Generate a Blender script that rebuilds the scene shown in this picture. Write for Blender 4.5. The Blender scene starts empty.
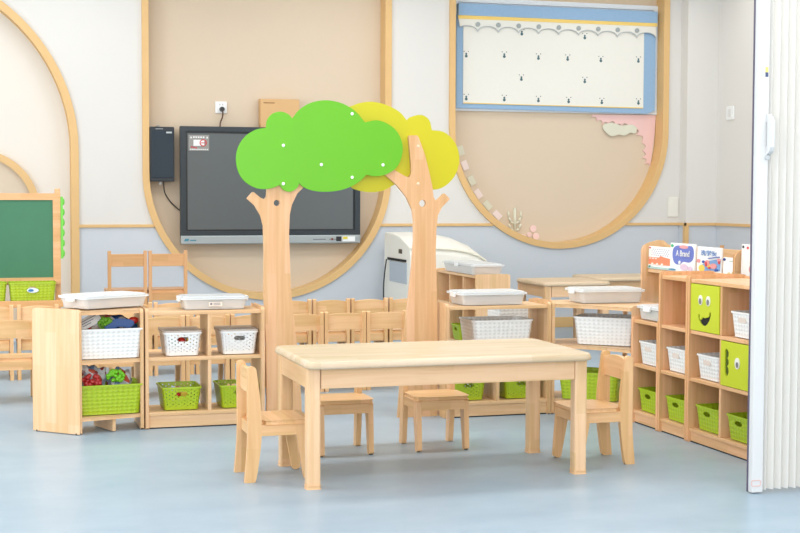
import bpy, bmesh, math, random
from mathutils import Vector, Matrix, Euler
from mathutils.geometry import tessellate_polygon
random.seed(7)
C = bpy.context.scene.collection
SC = bpy.context.scene
PI = math.pi

# ------------------------------------------------------------------ camera
# Room frame: x runs along the back wall, y into the room, z up; the camera stands at the origin
YAW, PITCH, ROLL, FPX, HC = math.radians(16.85), 0.0512, 0.0031, 1427.0, 1.189
cam = bpy.data.cameras.new('camera')
cam.sensor_fit = 'HORIZONTAL'; cam.sensor_width = 36; cam.lens = FPX/800*36
cam.clip_start = .05; cam.clip_end = 100
camo = bpy.data.objects.new('camera', cam); C.objects.link(camo)
camo.matrix_world = (Matrix.Translation((0, 0, HC)) @ Matrix.Rotation(YAW, 4, 'Z').inverted()
                     @ Matrix.Rotation(PI/2-PITCH, 4, 'X') @ Matrix.Rotation(ROLL, 4, 'Z'))
SC.camera = camo

# ------------------------------------------------------------------ light and exposure
w = bpy.data.worlds.new('daylight'); SC.world = w; w.use_nodes = True
w.node_tree.nodes['Background'].inputs[0].default_value = (0.965, 0.98, 1.0, 1)
w.node_tree.nodes['Background'].inputs[1].default_value = 1.0
def area(name, loc, sx, sy, power, col=(1, 1, 1), rot=(0, 0, 0)):
    l = bpy.data.lights.new(name, 'AREA'); l.shape = 'RECTANGLE'; l.size = sx; l.size_y = sy
    l.energy = power; l.color = col
    o = bpy.data.objects.new(name, l); o.location = loc; o.rotation_euler = rot; C.objects.link(o)
for ly, lp in ((4.0, 15), (6.6, 17), (8.9, 15), (10.8, 7)):
    for lx in (.6, 3.1, 5.5):
        area('ceiling_lamp', (lx, ly, 3.14), 1.5, .6, lp, (1, .975, .94))
area('fill_light_rear', (-.5, -1.3, 1.9), 6, 2.2, 115, (1, .985, .96), (PI/2, 0, 0))  # unseen fill light added behind the camera to brighten the fronts facing it
area('window_daylight', (-2.9, 7.0, 1.7), 6.5, 2.2, 100, (.93, .97, 1), (0, -PI/2, 0))
SC.view_settings.view_transform = 'Standard'; SC.view_settings.look = 'None'
SC.view_settings.gamma = 1.0; SC.view_settings.exposure = 0.6; SC.view_settings.use_curve_mapping = False

# ------------------------------------------------------------------ helpers
def srgb(r, g, b):
    f = lambda c: (c/255/12.92) if c/255 <= .04045 else ((c/255+.055)/1.055)**2.4
    return (f(r), f(g), f(b), 1)
_ca, _sa = math.cos(YAW), math.sin(YAW)
def pt(px, py, x=None, y=None, z=None):
    """point of the room on a known plane, measured in the photograph"""
    X = px-400; Y = py-266.5
    cr, sr = math.cos(-ROLL), math.sin(-ROLL); X, Y = X*cr-Y*sr, X*sr+Y*cr
    c, s = math.cos(PITCH), math.sin(PITCH)
    d1 = FPX*c-Y*s; d2 = -FPX*s-Y*c
    dx = X*_ca+d1*_sa; dy = -X*_sa+d1*_ca
    t = (z-HC)/d2 if z is not None else (y/dy if y is not None else x/dx)
    return Vector((dx*t, dy*t, HC+d2*t))
def xz(px, py, y): p = pt(px, py, y=y); return (p.x, p.z)

MATS = {}
def nodes(m):
    m.use_nodes = True; nt = m.node_tree
    return nt, nt.nodes['Principled BSDF'], nt.links
def plain(name, col, rough=.5, spec=.5, metal=0, noise=0, nscale=40, bump=0, trans=0, alpha=1, coat=0):
    if name in MATS: return MATS[name]
    m = bpy.data.materials.new(name); nt, b, L = nodes(m)
    b.inputs['Base Color'].default_value = srgb(*col); b.inputs['Roughness'].default_value = rough
    b.inputs['Specular IOR Level'].default_value = spec; b.inputs['Metallic'].default_value = metal
    b.inputs['Alpha'].default_value = alpha; b.inputs['Transmission Weight'].default_value = trans
    b.inputs['Coat Weight'].default_value = coat
    if noise or bump:
        tc = nt.nodes.new('ShaderNodeTexCoord'); n = nt.nodes.new('ShaderNodeTexNoise')
        n.inputs['Scale'].default_value = nscale; n.inputs['Detail'].default_value = 4
        L.new(tc.outputs['Object'], n.inputs['Vector'])
        if noise:
            mx = nt.nodes.new('ShaderNodeMix'); mx.data_type = 'RGBA'
            c = srgb(*col)
            mx.inputs[6].default_value = tuple(max(0, v*(1-noise)) for v in c[:3])+(1,)
            mx.inputs[7].default_value = tuple(min(1, v*(1+noise)) for v in c[:3])+(1,)
            L.new(n.outputs['Fac'], mx.inputs[0]); L.new(mx.outputs[2], b.inputs['Base Color'])
        if bump:
            bp = nt.nodes.new('ShaderNodeBump'); bp.inputs['Strength'].default_value = bump
            bp.inputs['Distance'].default_value = .002
            L.new(n.outputs['Fac'], bp.inputs['Height']); L.new(bp.outputs[0], b.inputs['Normal'])
    MATS[name] = m; return m

TONES = {'pine': (226, 188, 144), 'chair': (230, 187, 137), 'top': (209, 189, 160), 'trunk': (226, 181, 137),
         'trim': (219, 184, 132), 'deep': (224, 174, 124), 'tall': (232, 184, 138), 'pale': (229, 192, 150)}
def wood(grain='x', cross='z', tone='pine', stave=.05, length=.45, rough=.38):
    """finger-jointed light timber: staves, fine streaks; grain = axis of the fibres"""
    key = 'wood_%s_%s%s' % (tone, grain, cross)
    if key in MATS: return MATS[key]
    m = bpy.data.materials.new(key); nt, b, L = nodes(m); N = nt.nodes.new
    tc = N('ShaderNodeTexCoord'); oi = N('ShaderNodeObjectInfo')
    mul = N('ShaderNodeMath'); mul.operation = 'MULTIPLY'; mul.inputs[1].default_value = 7.3
    L.new(oi.outputs['Random'], mul.inputs[0])
    add = N('ShaderNodeVectorMath'); add.operation = 'ADD'
    L.new(tc.outputs['Object'], add.inputs[0]); L.new(mul.outputs[0], add.inputs[1])
    sp = N('ShaderNodeSeparateXYZ'); L.new(add.outputs[0], sp.inputs[0])
    third = [a for a in 'xyz' if a not in (grain, cross)][0]
    cb = N('ShaderNodeCombineXYZ')
    for i, a in enumerate((grain, cross, third)): L.new(sp.outputs['xyz'.index(a)], cb.inputs[i])
    br = N('ShaderNodeTexBrick'); br.inputs['Scale'].default_value = 1
    br.inputs['Brick Width'].default_value = length; br.inputs['Row Height'].default_value = stave
    br.inputs['Mortar Size'].default_value = 0; br.offset = .37
    base = srgb(*TONES[tone])
    def sh(k, r=1, bl=1): return (min(1, base[0]*k*r), min(1, base[1]*k), min(1, base[2]*k*bl), 1)
    br.inputs['Color1'].default_value = sh(.93, 1.0, .92); br.inputs['Color2'].default_value = sh(1.07, 1, 1.07)
    L.new(cb.outputs[0], br.inputs['Vector'])
    mp = N('ShaderNodeMapping'); mp.inputs['Scale'].default_value = (2.2, 38, 38)
    L.new(cb.outputs[0], mp.inputs[0])
    no = N('ShaderNodeTexNoise'); no.inputs['Scale'].default_value = 1; no.inputs['Detail'].default_value = 5
    no.inputs['Distortion'].default_value = .6
    L.new(mp.outputs[0], no.inputs['Vector'])
    rp = N('ShaderNodeValToRGB'); rp.color_ramp.elements[0].position = .32; rp.color_ramp.elements[1].position = .62
    rp.color_ramp.elements[0].color = (.88, .80, .70, 1); rp.color_ramp.elements[1].color = (1.0, 1.0, 1.0, 1)
    L.new(no.outputs['Fac'], rp.inputs[0])
    mx = N('ShaderNodeMix'); mx.data_type = 'RGBA'; mx.blend_type = 'MULTIPLY'; mx.inputs[0].default_value = .8
    L.new(br.outputs['Color'], mx.inputs[6]); L.new(rp.outputs[0], mx.inputs[7])
    L.new(mx.outputs[2], b.inputs['Base Color'])
    b.inputs['Roughness'].default_value = rough; b.inputs['Specular IOR Level'].default_value = .45
    MATS[key] = m; return m

def basket_mat(name, col, style):
    """moulded plastic: UV in metres; style hex = punched holes, weave = diamond relief"""
    if name in MATS: return MATS[name]
    m = bpy.data.materials.new(name); nt, b, L = nodes(m); N = nt.nodes.new
    uv = N('ShaderNodeTexCoord'); sp = N('ShaderNodeSeparateXYZ'); L.new(uv.outputs['UV'], sp.inputs[0])
    def lin(a, c):
        x = N('ShaderNodeMath'); x.operation = 'MULTIPLY'; x.inputs[1].default_value = a; L.new(sp.outputs[0], x.inputs[0])
        y = N('ShaderNodeMath'); y.operation = 'MULTIPLY_ADD'; y.inputs[1].default_value = c
        L.new(sp.outputs[1], y.inputs[0]); L.new(x.outputs[0], y.inputs[2])
        s = N('ShaderNodeMath'); s.operation = 'COSINE'; L.new(y.outputs[0], s.inputs[0]); return s
    b.inputs['Base Color'].default_value = srgb(*col); b.inputs['Roughness'].default_value = .4
    if style == 'hex':
        k = 2*PI/.0165
        a, c, d = lin(k, 0), lin(k*.5, k*.866), lin(k*.5, -k*.866)
        s1 = N('ShaderNodeMath'); L.new(a.outputs[0], s1.inputs[0]); L.new(c.outputs[0], s1.inputs[1])
        s2 = N('ShaderNodeMath'); L.new(s1.outputs[0], s2.inputs[0]); L.new(d.outputs[0], s2.inputs[1])
        g = N('ShaderNodeMath'); g.operation = 'GREATER_THAN'; g.inputs[1].default_value = 1.75
        L.new(s2.outputs[0], g.inputs[0])
        # no holes near the foot
        lo = N('ShaderNodeMath'); lo.operation = 'GREATER_THAN'; lo.inputs[1].default_value = .018; L.new(sp.outputs[1], lo.inputs[0])
        mm = N('ShaderNodeMath'); mm.operation = 'MULTIPLY'; L.new(g.outputs[0], mm.inputs[0]); L.new(lo.outputs[0], mm.inputs[1])
        inv = N('ShaderNodeMath'); inv.operation = 'SUBTRACT'; inv.inputs[0].default_value = 1; L.new(mm.outputs[0], inv.inputs[1])
        L.new(inv.outputs[0], b.inputs['Alpha'])
    else:
        kx, ky = 2*PI/.052, 2*PI/.038
        a, c = lin(kx, ky), lin(kx, -ky)
        s1 = N('ShaderNodeMath'); s1.operation = 'MULTIPLY'; L.new(a.outputs[0], s1.inputs[0]); L.new(c.outputs[0], s1.inputs[1])
        bp = N('ShaderNodeBump'); bp.inputs['Strength'].default_value = .6; bp.inputs['Distance'].default_value = .002
        L.new(s1.outputs[0], bp.inputs['Height']); L.new(bp.outputs[0], b.inputs['Normal'])
        rp = N('ShaderNodeValToRGB'); c0 = srgb(*col)
        rp.color_ramp.elements[0].position = .0; rp.color_ramp.elements[1].position = .8
        rp.color_ramp.elements[0].color = c0; rp.color_ramp.elements[1].color = tuple(v*.84 for v in c0[:3])+(1,)
        L.new(s1.outputs[0], rp.inputs[0]); L.new(rp.outputs[0], b.inputs['Base Color'])
    MATS[name] = m; return m

def print_mat(name, cols, scale=30):
    """printed plastic bag: patches of several inks"""
    if name in MATS: return MATS[name]
    m = bpy.data.materials.new(name); nt, b, L = nodes(m); N = nt.nodes.new
    tc = N('ShaderNodeTexCoord'); v = N('ShaderNodeTexVoronoi'); v.inputs['Scale'].default_value = scale
    L.new(tc.outputs['Object'], v.inputs['Vector'])
    sp = N('ShaderNodeSeparateColor'); L.new(v.outputs['Color'], sp.inputs[0])
    r = N('ShaderNodeValToRGB'); r.color_ramp.interpolation = 'CONSTANT'
    for i, c in enumerate(cols):
        e = r.color_ramp.elements[i] if i < 2 else r.color_ramp.elements.new(i/len(cols))
        e.position = i/len(cols); e.color = srgb(*c)
    L.new(sp.outputs[0], r.inputs[0]); L.new(r.outputs[0], b.inputs['Base Color'])
    b.inputs['Roughness'].default_value = .22
    MATS[name] = m; return m

def clear_mat():
    if 'clear_plastic' in MATS: return MATS['clear_plastic']
    m = bpy.data.materials.new('clear_plastic'); nt, b, L = nodes(m); N = nt.nodes.new
    b.inputs['Base Color'].default_value = srgb(244, 246, 246); b.inputs['Roughness'].default_value = .25
    b.inputs['Alpha'].default_value = .5
    MATS['clear_plastic'] = m; return m

def obj(name, bm, mat, parent=None, bevel=0, seg=2, smooth=False, uv=None):
    if bevel:
        bm.normal_update()
        es = [e for e in bm.edges if len(e.link_faces) == 2 and e.calc_face_angle(0) > .6]
        bmesh.ops.bevel(bm, geom=es, offset=bevel, segments=seg, affect='EDGES', profile=.6, clamp_overlap=True)
    bmesh.ops.recalc_face_normals(bm, faces=bm.faces)
    me = bpy.data.meshes.new(name)
    if smooth:
        for f in bm.faces: f.smooth = True
    bm.to_mesh(me); bm.free()
    if mat: me.materials.append(mat)
    o = bpy.data.objects.new(name, me); C.objects.link(o)
    if parent: o.parent = parent
    return o
def empty(name, loc=(0, 0, 0), rotz=0):
    o = bpy.data.objects.new(name, None); C.objects.link(o); o.location = loc
    o.rotation_euler = (0, 0, rotz); o.empty_display_size = .1; return o
def tag(o, label=None, cat=None, group=None, kind=None):
    if label: o['label'] = label
    if cat: o['category'] = cat
    if group: o['group'] = group
    if kind: o['kind'] = kind
    return o
def thing(name, label, cat, loc=(0, 0, 0), rotz=0, group=None):
    return tag(empty(name, loc, rotz), label, cat, group)
def copy_tree(o, parent=None):
    c = o.copy(); C.objects.link(c)
    if parent: c.parent = parent
    for ch in list(o.children): copy_tree(ch, c)
    return c
def place(src, used, loc, rotz, label, group=None):
    o = src if not used else copy_tree(src)
    o.location = loc; o.rotation_euler = (0, 0, rotz); o['label'] = label
    if group: o['group'] = group
    return o
def struct(name, bm, mat, parent=None, **k):
    o = obj(name, bm, mat, parent, **k); o['kind'] = 'structure'; return o
def NB(): return bmesh.new()
def box(bm, x0, x1, y0, y1, z0, z1):
    r = bmesh.ops.create_cube(bm, size=1)
    for v in r['verts']:
        v.co = Vector(((x0+x1)/2+v.co.x*(x1-x0), (y0+y1)/2+v.co.y*(y1-y0), (z0+z1)/2+v.co.z*(z1-z0)))
    return bm
def m3(axis, p, q, a): return {'x': (a, p, q), 'y': (p, a, q), 'z': (p, q, a)}[axis]
def prism(bm, pts, axis, a0, a1, holes=()):
    loops = [list(pts)]+[list(h) for h in holes]
    fr = [[bm.verts.new(m3(axis, p, q, a0)) for p, q in l] for l in loops]
    bk = [[bm.verts.new(m3(axis, p, q, a1)) for p, q in l] for l in loops]
    if not holes:
        bm.faces.new(fr[0]); bm.faces.new(bk[0][::-1])
    else:
        tris = tessellate_polygon([[Vector((p, q, 0)) for p, q in l] for l in loops])
        F = [v for l in fr for v in l]; B = [v for l in bk for v in l]
        for t in tris:
            for S in (F, B):
                try: bm.faces.new([S[i] for i in t])
                except ValueError: pass
    for a, b in zip(fr, bk):
        n = len(a)
        for i in range(n): bm.faces.new((a[i], a[(i+1) % n], b[(i+1) % n], b[i]))
    return bm
def rrect(x0, x1, y0, y1, r, n=5):
    out = []
    for cx, cy, s in ((x1-r, y1-r, 0), (x0+r, y1-r, 1), (x0+r, y0+r, 2), (x1-r, y0+r, 3)):
        for i in range(n+1):
            a = (s+i/n)*PI/2; out.append((cx+r*math.cos(a), cy+r*math.sin(a)))
    return out
def smooth_corners(pts, k=4, tol=.02):
    """smooth a closed outline but keep the sharp notches marked by two points close together"""
    n = len(pts); V = [Vector(p) for p in pts]
    cut_ = [i for i in range(n) if (V[i]-V[(i+1) % n]).length < tol]
    if not cut_: return smooth_pts(pts, k)
    out = []
    for c, i in enumerate(cut_):
        j = cut_[(c+1) % len(cut_)]; seg = []; a = (i+1) % n
        while True:
            seg.append(V[a])
            if a == j: break
            a = (a+1) % n
        seg = [2*seg[0]-seg[1]]+seg+[2*seg[-1]-seg[-2]] if len(seg) > 1 else seg*3
        for q in range(1, len(seg)-2):
            p0, p1, p2, p3 = seg[q-1:q+3]
            for s_ in range(k):
                t = s_/k; v = .5*((2*p1)+(-p0+p2)*t+(2*p0-5*p1+4*p2-p3)*t*t+(-p0+3*p1-3*p2+p3)*t**3); out.append((v.x, v.y))
        out.append(tuple(seg[-2]))
    return out
def circle(cx, cy, r, n=16, r2=None, a0=0):
    r2 = r2 or r
    return [(cx+r*math.cos(a0+2*PI*i/n), cy+r2*math.sin(a0+2*PI*i/n)) for i in range(n)]
def smooth_pts(pts, k=4):
    out = []; n = len(pts)
    for i in range(n):
        p0, p1, p2, p3 = [Vector(pts[(i+j-1) % n]) for j in range(4)]
        for s in range(k):
            t = s/k
            v = .5*((2*p1)+(-p0+p2)*t+(2*p0-5*p1+4*p2-p3)*t*t+(-p0+3*p1-3*p2+p3)*t**3)
            out.append((v.x, v.y))
    return out
def cyl(bm, p0, p1, r, n=12, r2=None):
    p0, p1 = Vector(p0), Vector(p1); d = p1-p0
    M = Matrix.Translation((p0+p1)/2) @ d.to_track_quat('Z', 'Y').to_matrix().to_4x4()
    bmesh.ops.create_cone(bm, cap_ends=True, segments=n, radius1=r, radius2=r if r2 is None else r2, depth=d.length, matrix=M)
    return bm
def ball(bm, c, r, sx=1, sy=1, sz=1, u=12, v=8):
    M = Matrix.Translation(c) @ Matrix.Diagonal((sx, sy, sz, 1))
    bmesh.ops.create_uvsphere(bm, u_segments=u, v_segments=v, radius=r, matrix=M); return bm
def tube(name, pts, r, mat, parent=None):
    cu = bpy.data.curves.new(name, 'CURVE'); cu.dimensions = '3D'; cu.bevel_depth = r; cu.bevel_resolution = 2
    s = cu.splines.new('NURBS'); s.points.add(len(pts)-1); s.order_u = 3; s.use_endpoint_u = True
    for i, p in enumerate(pts): s.points[i].co = (*p, 1)
    t = bpy.data.objects.new('tmp', cu); me = bpy.data.meshes.new_from_object(t)
    bpy.data.objects.remove(t); me.materials.append(mat)
    o = bpy.data.objects.new(name, me); C.objects.link(o)
    if parent: o.parent = parent
    return o
def text(name, body, size, mat, M, parent=None, depth=.0006):
    cu = bpy.data.curves.new(name, 'FONT'); cu.body = body; cu.size = size; cu.align_x = 'CENTER'; cu.align_y = 'CENTER'
    cu.extrude = depth; cu.offset = size*.012
    t = bpy.data.objects.new('tmp', cu); me = bpy.data.meshes.new_from_object(t)
    bpy.data.objects.remove(t); me.materials.clear(); me.materials.append(mat)
    me.transform(M)
    o = bpy.data.objects.new(name, me); C.objects.link(o)
    if parent: o.parent = parent
    return o

white = plain('white_plastic', (238, 240, 240), .35)
black = plain('black_plastic', (34, 36, 40), .4)
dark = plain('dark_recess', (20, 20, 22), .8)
green_pl = plain('green_plastic_plain', (170, 200, 30), .4)

# ------------------------------------------------------------------ room shell
WY, RY = 11.75, 11.89            # face of the back wall, face of its recesses
RX = 6.53                        # right wall
def floor_mat():
    m = bpy.data.materials.new('vinyl_floor'); nt, b, L = nodes(m); N = nt.nodes.new
    tc = N('ShaderNodeTexCoord'); mp = N('ShaderNodeMapping'); mp.inputs['Scale'].default_value = (1, 1.6, 1)
    L.new(tc.outputs['Object'], mp.inputs[0])
    n1 = N('ShaderNodeTexNoise'); n1.inputs['Scale'].default_value = 2.2; n1.inputs['Detail'].default_value = 8; n1.inputs['Roughness'].default_value = .65
    L.new(mp.outputs[0], n1.inputs['Vector'])
    r = N('ShaderNodeValToRGB'); r.color_ramp.elements[0].position = .32; r.color_ramp.elements[1].position = .7
    r.color_ramp.elements[0].color = srgb(146, 167, 183); r.color_ramp.elements[1].color = srgb(162, 180, 193)
    L.new(n1.outputs['Fac'], r.inputs[0]); L.new(r.outputs[0], b.inputs['Base Color'])
    b.inputs['Roughness'].default_value = .33; b.inputs['Specular IOR Level'].default_value = .4
    return m
bm = NB(); box(bm, -3.2, 8, -1.5, 12.2, -.1, 0)
struct('floor', bm, floor_mat())

def wall_mat():
    """painted wall: cream above the rail, blue grey dado below"""
    m = bpy.data.materials.new('wall_paint'); nt, b, L = nodes(m); N = nt.nodes.new
    tc = N('ShaderNodeTexCoord'); sp = N('ShaderNodeSeparateXYZ'); L.new(tc.outputs['Object'], sp.inputs[0])
    g = N('ShaderNodeMath'); g.operation = 'GREATER_THAN'; g.inputs[1].default_value = .915; L.new(sp.outputs[2], g.inputs[0])
    mx = N('ShaderNodeMix'); mx.data_type = 'RGBA'
    mx.inputs[6].default_value = srgb(203, 209, 216); mx.inputs[7].default_value = srgb(221, 219, 215)
    L.new(g.outputs[0], mx.inputs[0])
    n = N('ShaderNodeTexNoise'); n.inputs['Scale'].default_value = 160; L.new(tc.outputs['Object'], n.inputs['Vector'])
    bp = N('ShaderNodeBump'); bp.inputs['Strength'].default_value = .15; bp.inputs['Distance'].default_value = .002
    L.new(n.outputs['Fac'], bp.inputs['Height']); L.new(bp.outputs[0], b.inputs['Normal'])
    L.new(mx.outputs[2], b.inputs['Base Color']); b.inputs['Roughness'].default_value = .7
    b.inputs['Specular IOR Level'].default_value = .2
    return m
paint = wall_mat()
beige = plain('beige_felt_panel', (217, 200, 178), .95, .1, noise=.03, nscale=300, bump=.2)
creamp = plain('cream_felt_panel', (232, 226, 217), .95, .1, noise=.02, nscale=300, bump=.2)

def stadium(cx, cz, r, top, n=48):
    """niche outline: half circle below, straight sides up to top"""
    return [(cx+r, top)]+[(cx-r, top)]+[(cx-r*math.cos(PI*i/n), cz-r*math.sin(PI*i/n)) for i in range(n+1)]
def arch(cx, cz, r, foot, n=48):
    return [(cx+r*math.cos(PI*i/n), cz+r*math.sin(PI*i/n)) for i in range(n+1)]+[(cx-r, foot), (cx+r, foot)]
N1, N2 = (2.419, 1.350, 1.054), (5.045, 1.752, 1.049)
A1, A2 = (-.59, 1.53, 1.440), (.065, 1.035, .49)
bm = NB()
prism(bm, [(-3.2, 0), (RX+.2, 0), (RX+.2, 3.2), (-3.2, 3.2)], 'y', WY, WY+.05,
      [stadium(*N1[:2], N1[2]-.01, 3.1), stadium(*N2[:2], N2[2]-.01, 3.1), arch(*A1[:2], A1[2]-.01, .1)])
struct('wall_back', bm, paint)
bm = NB(); box(bm, 1.2, 3.65, RY, RY+.05, .15, 3.2); struct('wall_recess_left', bm, beige)
bm = NB(); box(bm, 3.8, 6.4, RY, RY+.05, .5, 3.2); struct('wall_recess_right', bm, beige)
bm = NB(); box(bm, -2.3, 1.1, RY, RY+.05, .02, 3.2); struct('wall_recess_arch', bm, creamp)
trimw = plain('trim_wood_plain', (221, 182, 124), .45, noise=.05, nscale=6)
def niche(name, c, kind):
    f = stadium if kind == 's' else arch
    e1, e2 = (3.1, 3.04) if kind == 's' else (.1, .1)
    bm = NB()
    if kind == 's': prism(bm, stadium(*c, e1), 'y', WY-.02, RY, [stadium(c[0], c[1], c[2]-.055, e2)])
    else:
        o = arch(*c, e1); i = arch(c[0], c[1], c[2]-.045, e1)
        # a U-shaped strip, open at the foot
        strip = o[:-1]; strip = [o[-1]]+strip; inner = [i[-1]]+i[:-1]
        prism(bm, strip+inner[::-1], 'y', WY-.02, RY)
    return struct(name, bm, trimw, bevel=.008)
niche('trim_1', N1, 's'); niche('trim_2', N2, 's'); niche('trim_3', A1, 'a')
bm = NB(); o = arch(*A2, .1); i = arch(A2[0], A2[1], A2[2]-.045, .1)
prism(bm, [o[-1]]+o[:-1]+([i[-1]]+i[:-1])[::-1], 'y', RY-.04, RY)
struct('trim_4', bm, trimw, bevel=.006)
bm = NB(); prism(bm, arch(A2[0], A2[1], A2[2]-.04, .1), 'y', RY-.008, RY); struct('wall_recess_inner_arch', bm, beige)
# dado rail and baseboards
for k, (x0, x1) in enumerate(((.845, 1.46), (3.375, 4.41), (5.68, 6.22))):
    bm = NB(); box(bm, x0, x1, WY-.015, WY, .905, .93); struct('trim_%d' % (5+k), bm, trimw, bevel=.004)
bm = NB(); box(bm, .86, RX-.3, WY-.015, WY, 0, .09); struct('baseboard_back', bm, trimw, bevel=.004)
# pilaster in the corner
bm = NB(); box(bm, 6.22, RX, 11.62, WY, 0, 3.2); struct('wall_pilaster', bm, paint)
bm = NB(); box(bm, 6.205, RX, 11.605, 11.62, .905, .93); box(bm, 6.205, 6.22, 11.605, WY, .905, .93)
struct('trim_8', bm, trimw)
bm = NB(); box(bm, 6.205, 6.245, 11.605, 11.645, 0, .905); struct('trim_9', bm, trimw)
bm = NB(); box(bm, RX, RX+.1, 4.9, 12.0, 0, 3.2); struct('wall_right', bm, paint)
bm = NB(); box(bm, RX-.015, RX, 4.9, 11.605, .905, .93); struct('trim_10', bm, trimw)
bm = NB(); box(bm, RX-.015, RX, 4.9, 11.605, 0, .09); struct('baseboard_right', bm, trimw)
bm = NB(); box(bm, -3.2, 8, 1.0, 12.2, 3.2, 3.3); struct('ceiling', bm, plain('ceiling_white', (240, 240, 238), .8))

# ------------------------------------------------------------------ window with blind, wall decorations
bm = NB(); prism(bm, [(4.07, 1.915), (6.045, 1.915), (6.045, 2.90), (4.07, 2.90)], 'y', RY-.03, RY, [[(4.11, 1.955), (6.0, 1.955), (6.0, 2.86), (4.11, 2.86)]])
wf = struct('window_1', bm, plain('window_frame', (226, 233, 240), .3))
bm = NB(); box(bm, 4.11, 6.0, RY-.012, RY-.004, 1.955, 2.86)
gl = obj('pane', bm, plain('window_glass_bright', (225, 235, 245), .05), wf); gl['kind'] = 'structure'
bl = thing('roman_blind', 'pale blue and white blind with scalloped top and small bear prints', 'blind', (5.05, RY-.03, 1.95))
def loc(o): o.data.transform(Matrix.Translation(-Vector(o.parent.location))) ; return o
fb = plain('blue_fabric', (150, 182, 214), .9, .1, noise=.06, nscale=40, bump=.4)
fw = plain('white_fabric', (232, 231, 224), .9, .1, noise=.02, nscale=30, bump=.3)
bm = NB(); n = 30
# slightly billowing backing
rows = [(1.945, -.02), (1.96, -.03), (2.2, -.018), (2.5, -.012), (2.74, -.01)]
prism(bm, [(4.10, 1.945), (5.2, 1.936), (5.93, 1.93), (6.0, 1.955), (6.002, 2.74), (4.10, 2.74)], 'y', RY-.055, RY-.035)
loc(obj('backing', bm, fb, bl, bevel=.008))
bm = NB(); prism(bm, [(4.156, 1.984), (4.7, 1.978), (5.886, 1.974), (5.886, 2.68), (4.156, 2.68)], 'y', RY-.062, RY-.055)
loc(obj('panel', bm, fw, bl, bevel=.002))
bm = NB(); prism(bm, [(4.156, 1.976), (5.886, 1.966), (5.886, 1.975), (4.7, 1.979), (4.156, 1.985)], 'y', RY-.063, RY-.056)
loc(obj('hem', bm, plain('yellow_fabric', (240, 208, 120), .9), bl))
sc = [(4.10, 2.715)]
ns = 10; x0, x1 = 4.09, 6.0; ws = (x1-x0)/ns
val = [(4.10, 2.725), (6.03, 2.725)]
pts = []
for k in range(ns):
    for t in range(9):
        a = PI*t/8; xx = x0+ws*(k+.5)-math.cos(a)*ws/2
        pts.append((xx, 2.602+.05*math.sin(a)))
pts = [p for p in pts if p[0] > 4.10]
val = pts+[(6.0, 2.725), (4.10, 2.725)]
bm = NB(); prism(bm, val, 'y', RY-.075, RY-.068); loc(obj('valance', bm, fw, bl))
bm = NB()
for a, b_ in zip(pts, pts[1:]):
    if abs(a[0]-b_[0]) > 1e-4: cyl(bm, (a[0], RY-.077, a[1]), (b_[0], RY-.077, b_[1]), .004, 6)
loc(obj('scallop_piping', bm, plain('grey_piping', (196, 202, 204), .8), bl))
bm = NB(); box(bm, 4.10, 6.01, RY-.08, RY-.074, 2.708, 2.738); loc(obj('ribbon', bm, plain('yellow_fabric', (240, 208, 120), .9), bl))
bm = NB(); box(bm, 4.10, 6.01, RY-.085, RY-.03, 2.738, 2.842); loc(obj('pelmet', bm, fb, bl, bevel=.006))
for k in range(1, ns+1):
    xx = x0+ws*k
    if xx > 4.15 and xx < 6.0: loc(obj('rosette', cyl(NB(), (xx, RY-.082, 2.600), (xx, RY-.074, 2.600), .021, 14) if 0 else cyl(NB(), (xx, RY-.082, 2.665), (xx, RY-.074, 2.665), .021, 14), plain('grey_button', (160, 168, 168), .8), bl))
for zx, zy in ((168, 67), (297, 75), (54, 112), (132, 113), (202, 117), (262, 119), (330, 122), (407, 123), (167, 160), (297, 165),
               (54, 200), (132, 202), (202, 204), (264, 206), (332, 208), (407, 209)):
    p = pt(440+zx/2.05, zy/2.05, y=RY-.065); bm = NB()
    for dx, dz, r in ((-.020, .028, .0045), (.020, .028, .0045), (0, .008, .009), (0, -.012, .013)):
        cyl(bm, (p.x+dx, RY-.064, p.z+dz), (p.x+dx, RY-.0615, p.z+dz), r, 10)
    loc(obj('bear_print', bm, plain('teal_print', (84, 112, 120), .9), bl))

pink = plain('pink_felt', (238, 200, 196), .9); sage = plain('sage_felt', (220, 219, 200), .9); pale = plain('pale_pink_felt', (240, 224, 220), .9)
def deco(name, label, cat, z, poly, mat, y0=.012, grp=None, sm=0):
    """a cut-out of felt board fixed to the recess"""
    q = [xz(*p, RY) for p in poly]
    if sm: q = smooth_pts(q, sm)
    bm = NB(); prism(bm, q, 'y', RY-y0, RY-y0+.01); return tag(obj(name, bm, mat, bevel=.002), label, cat, grp)
def scal(pts, n):
    """scalloped run of small lobes along a polyline"""
    out = []
    for (a, b_) in zip(pts, pts[1:]):
        a, b_ = Vector(a), Vector(b_); d = b_-a; nrm = Vector((-d.y, d.x)).normalized()
        for t in range(n):
            u = t/n; out.append(tuple(a+d*u+nrm*math.sin(PI*u)*d.length*.45))
    return out
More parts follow.
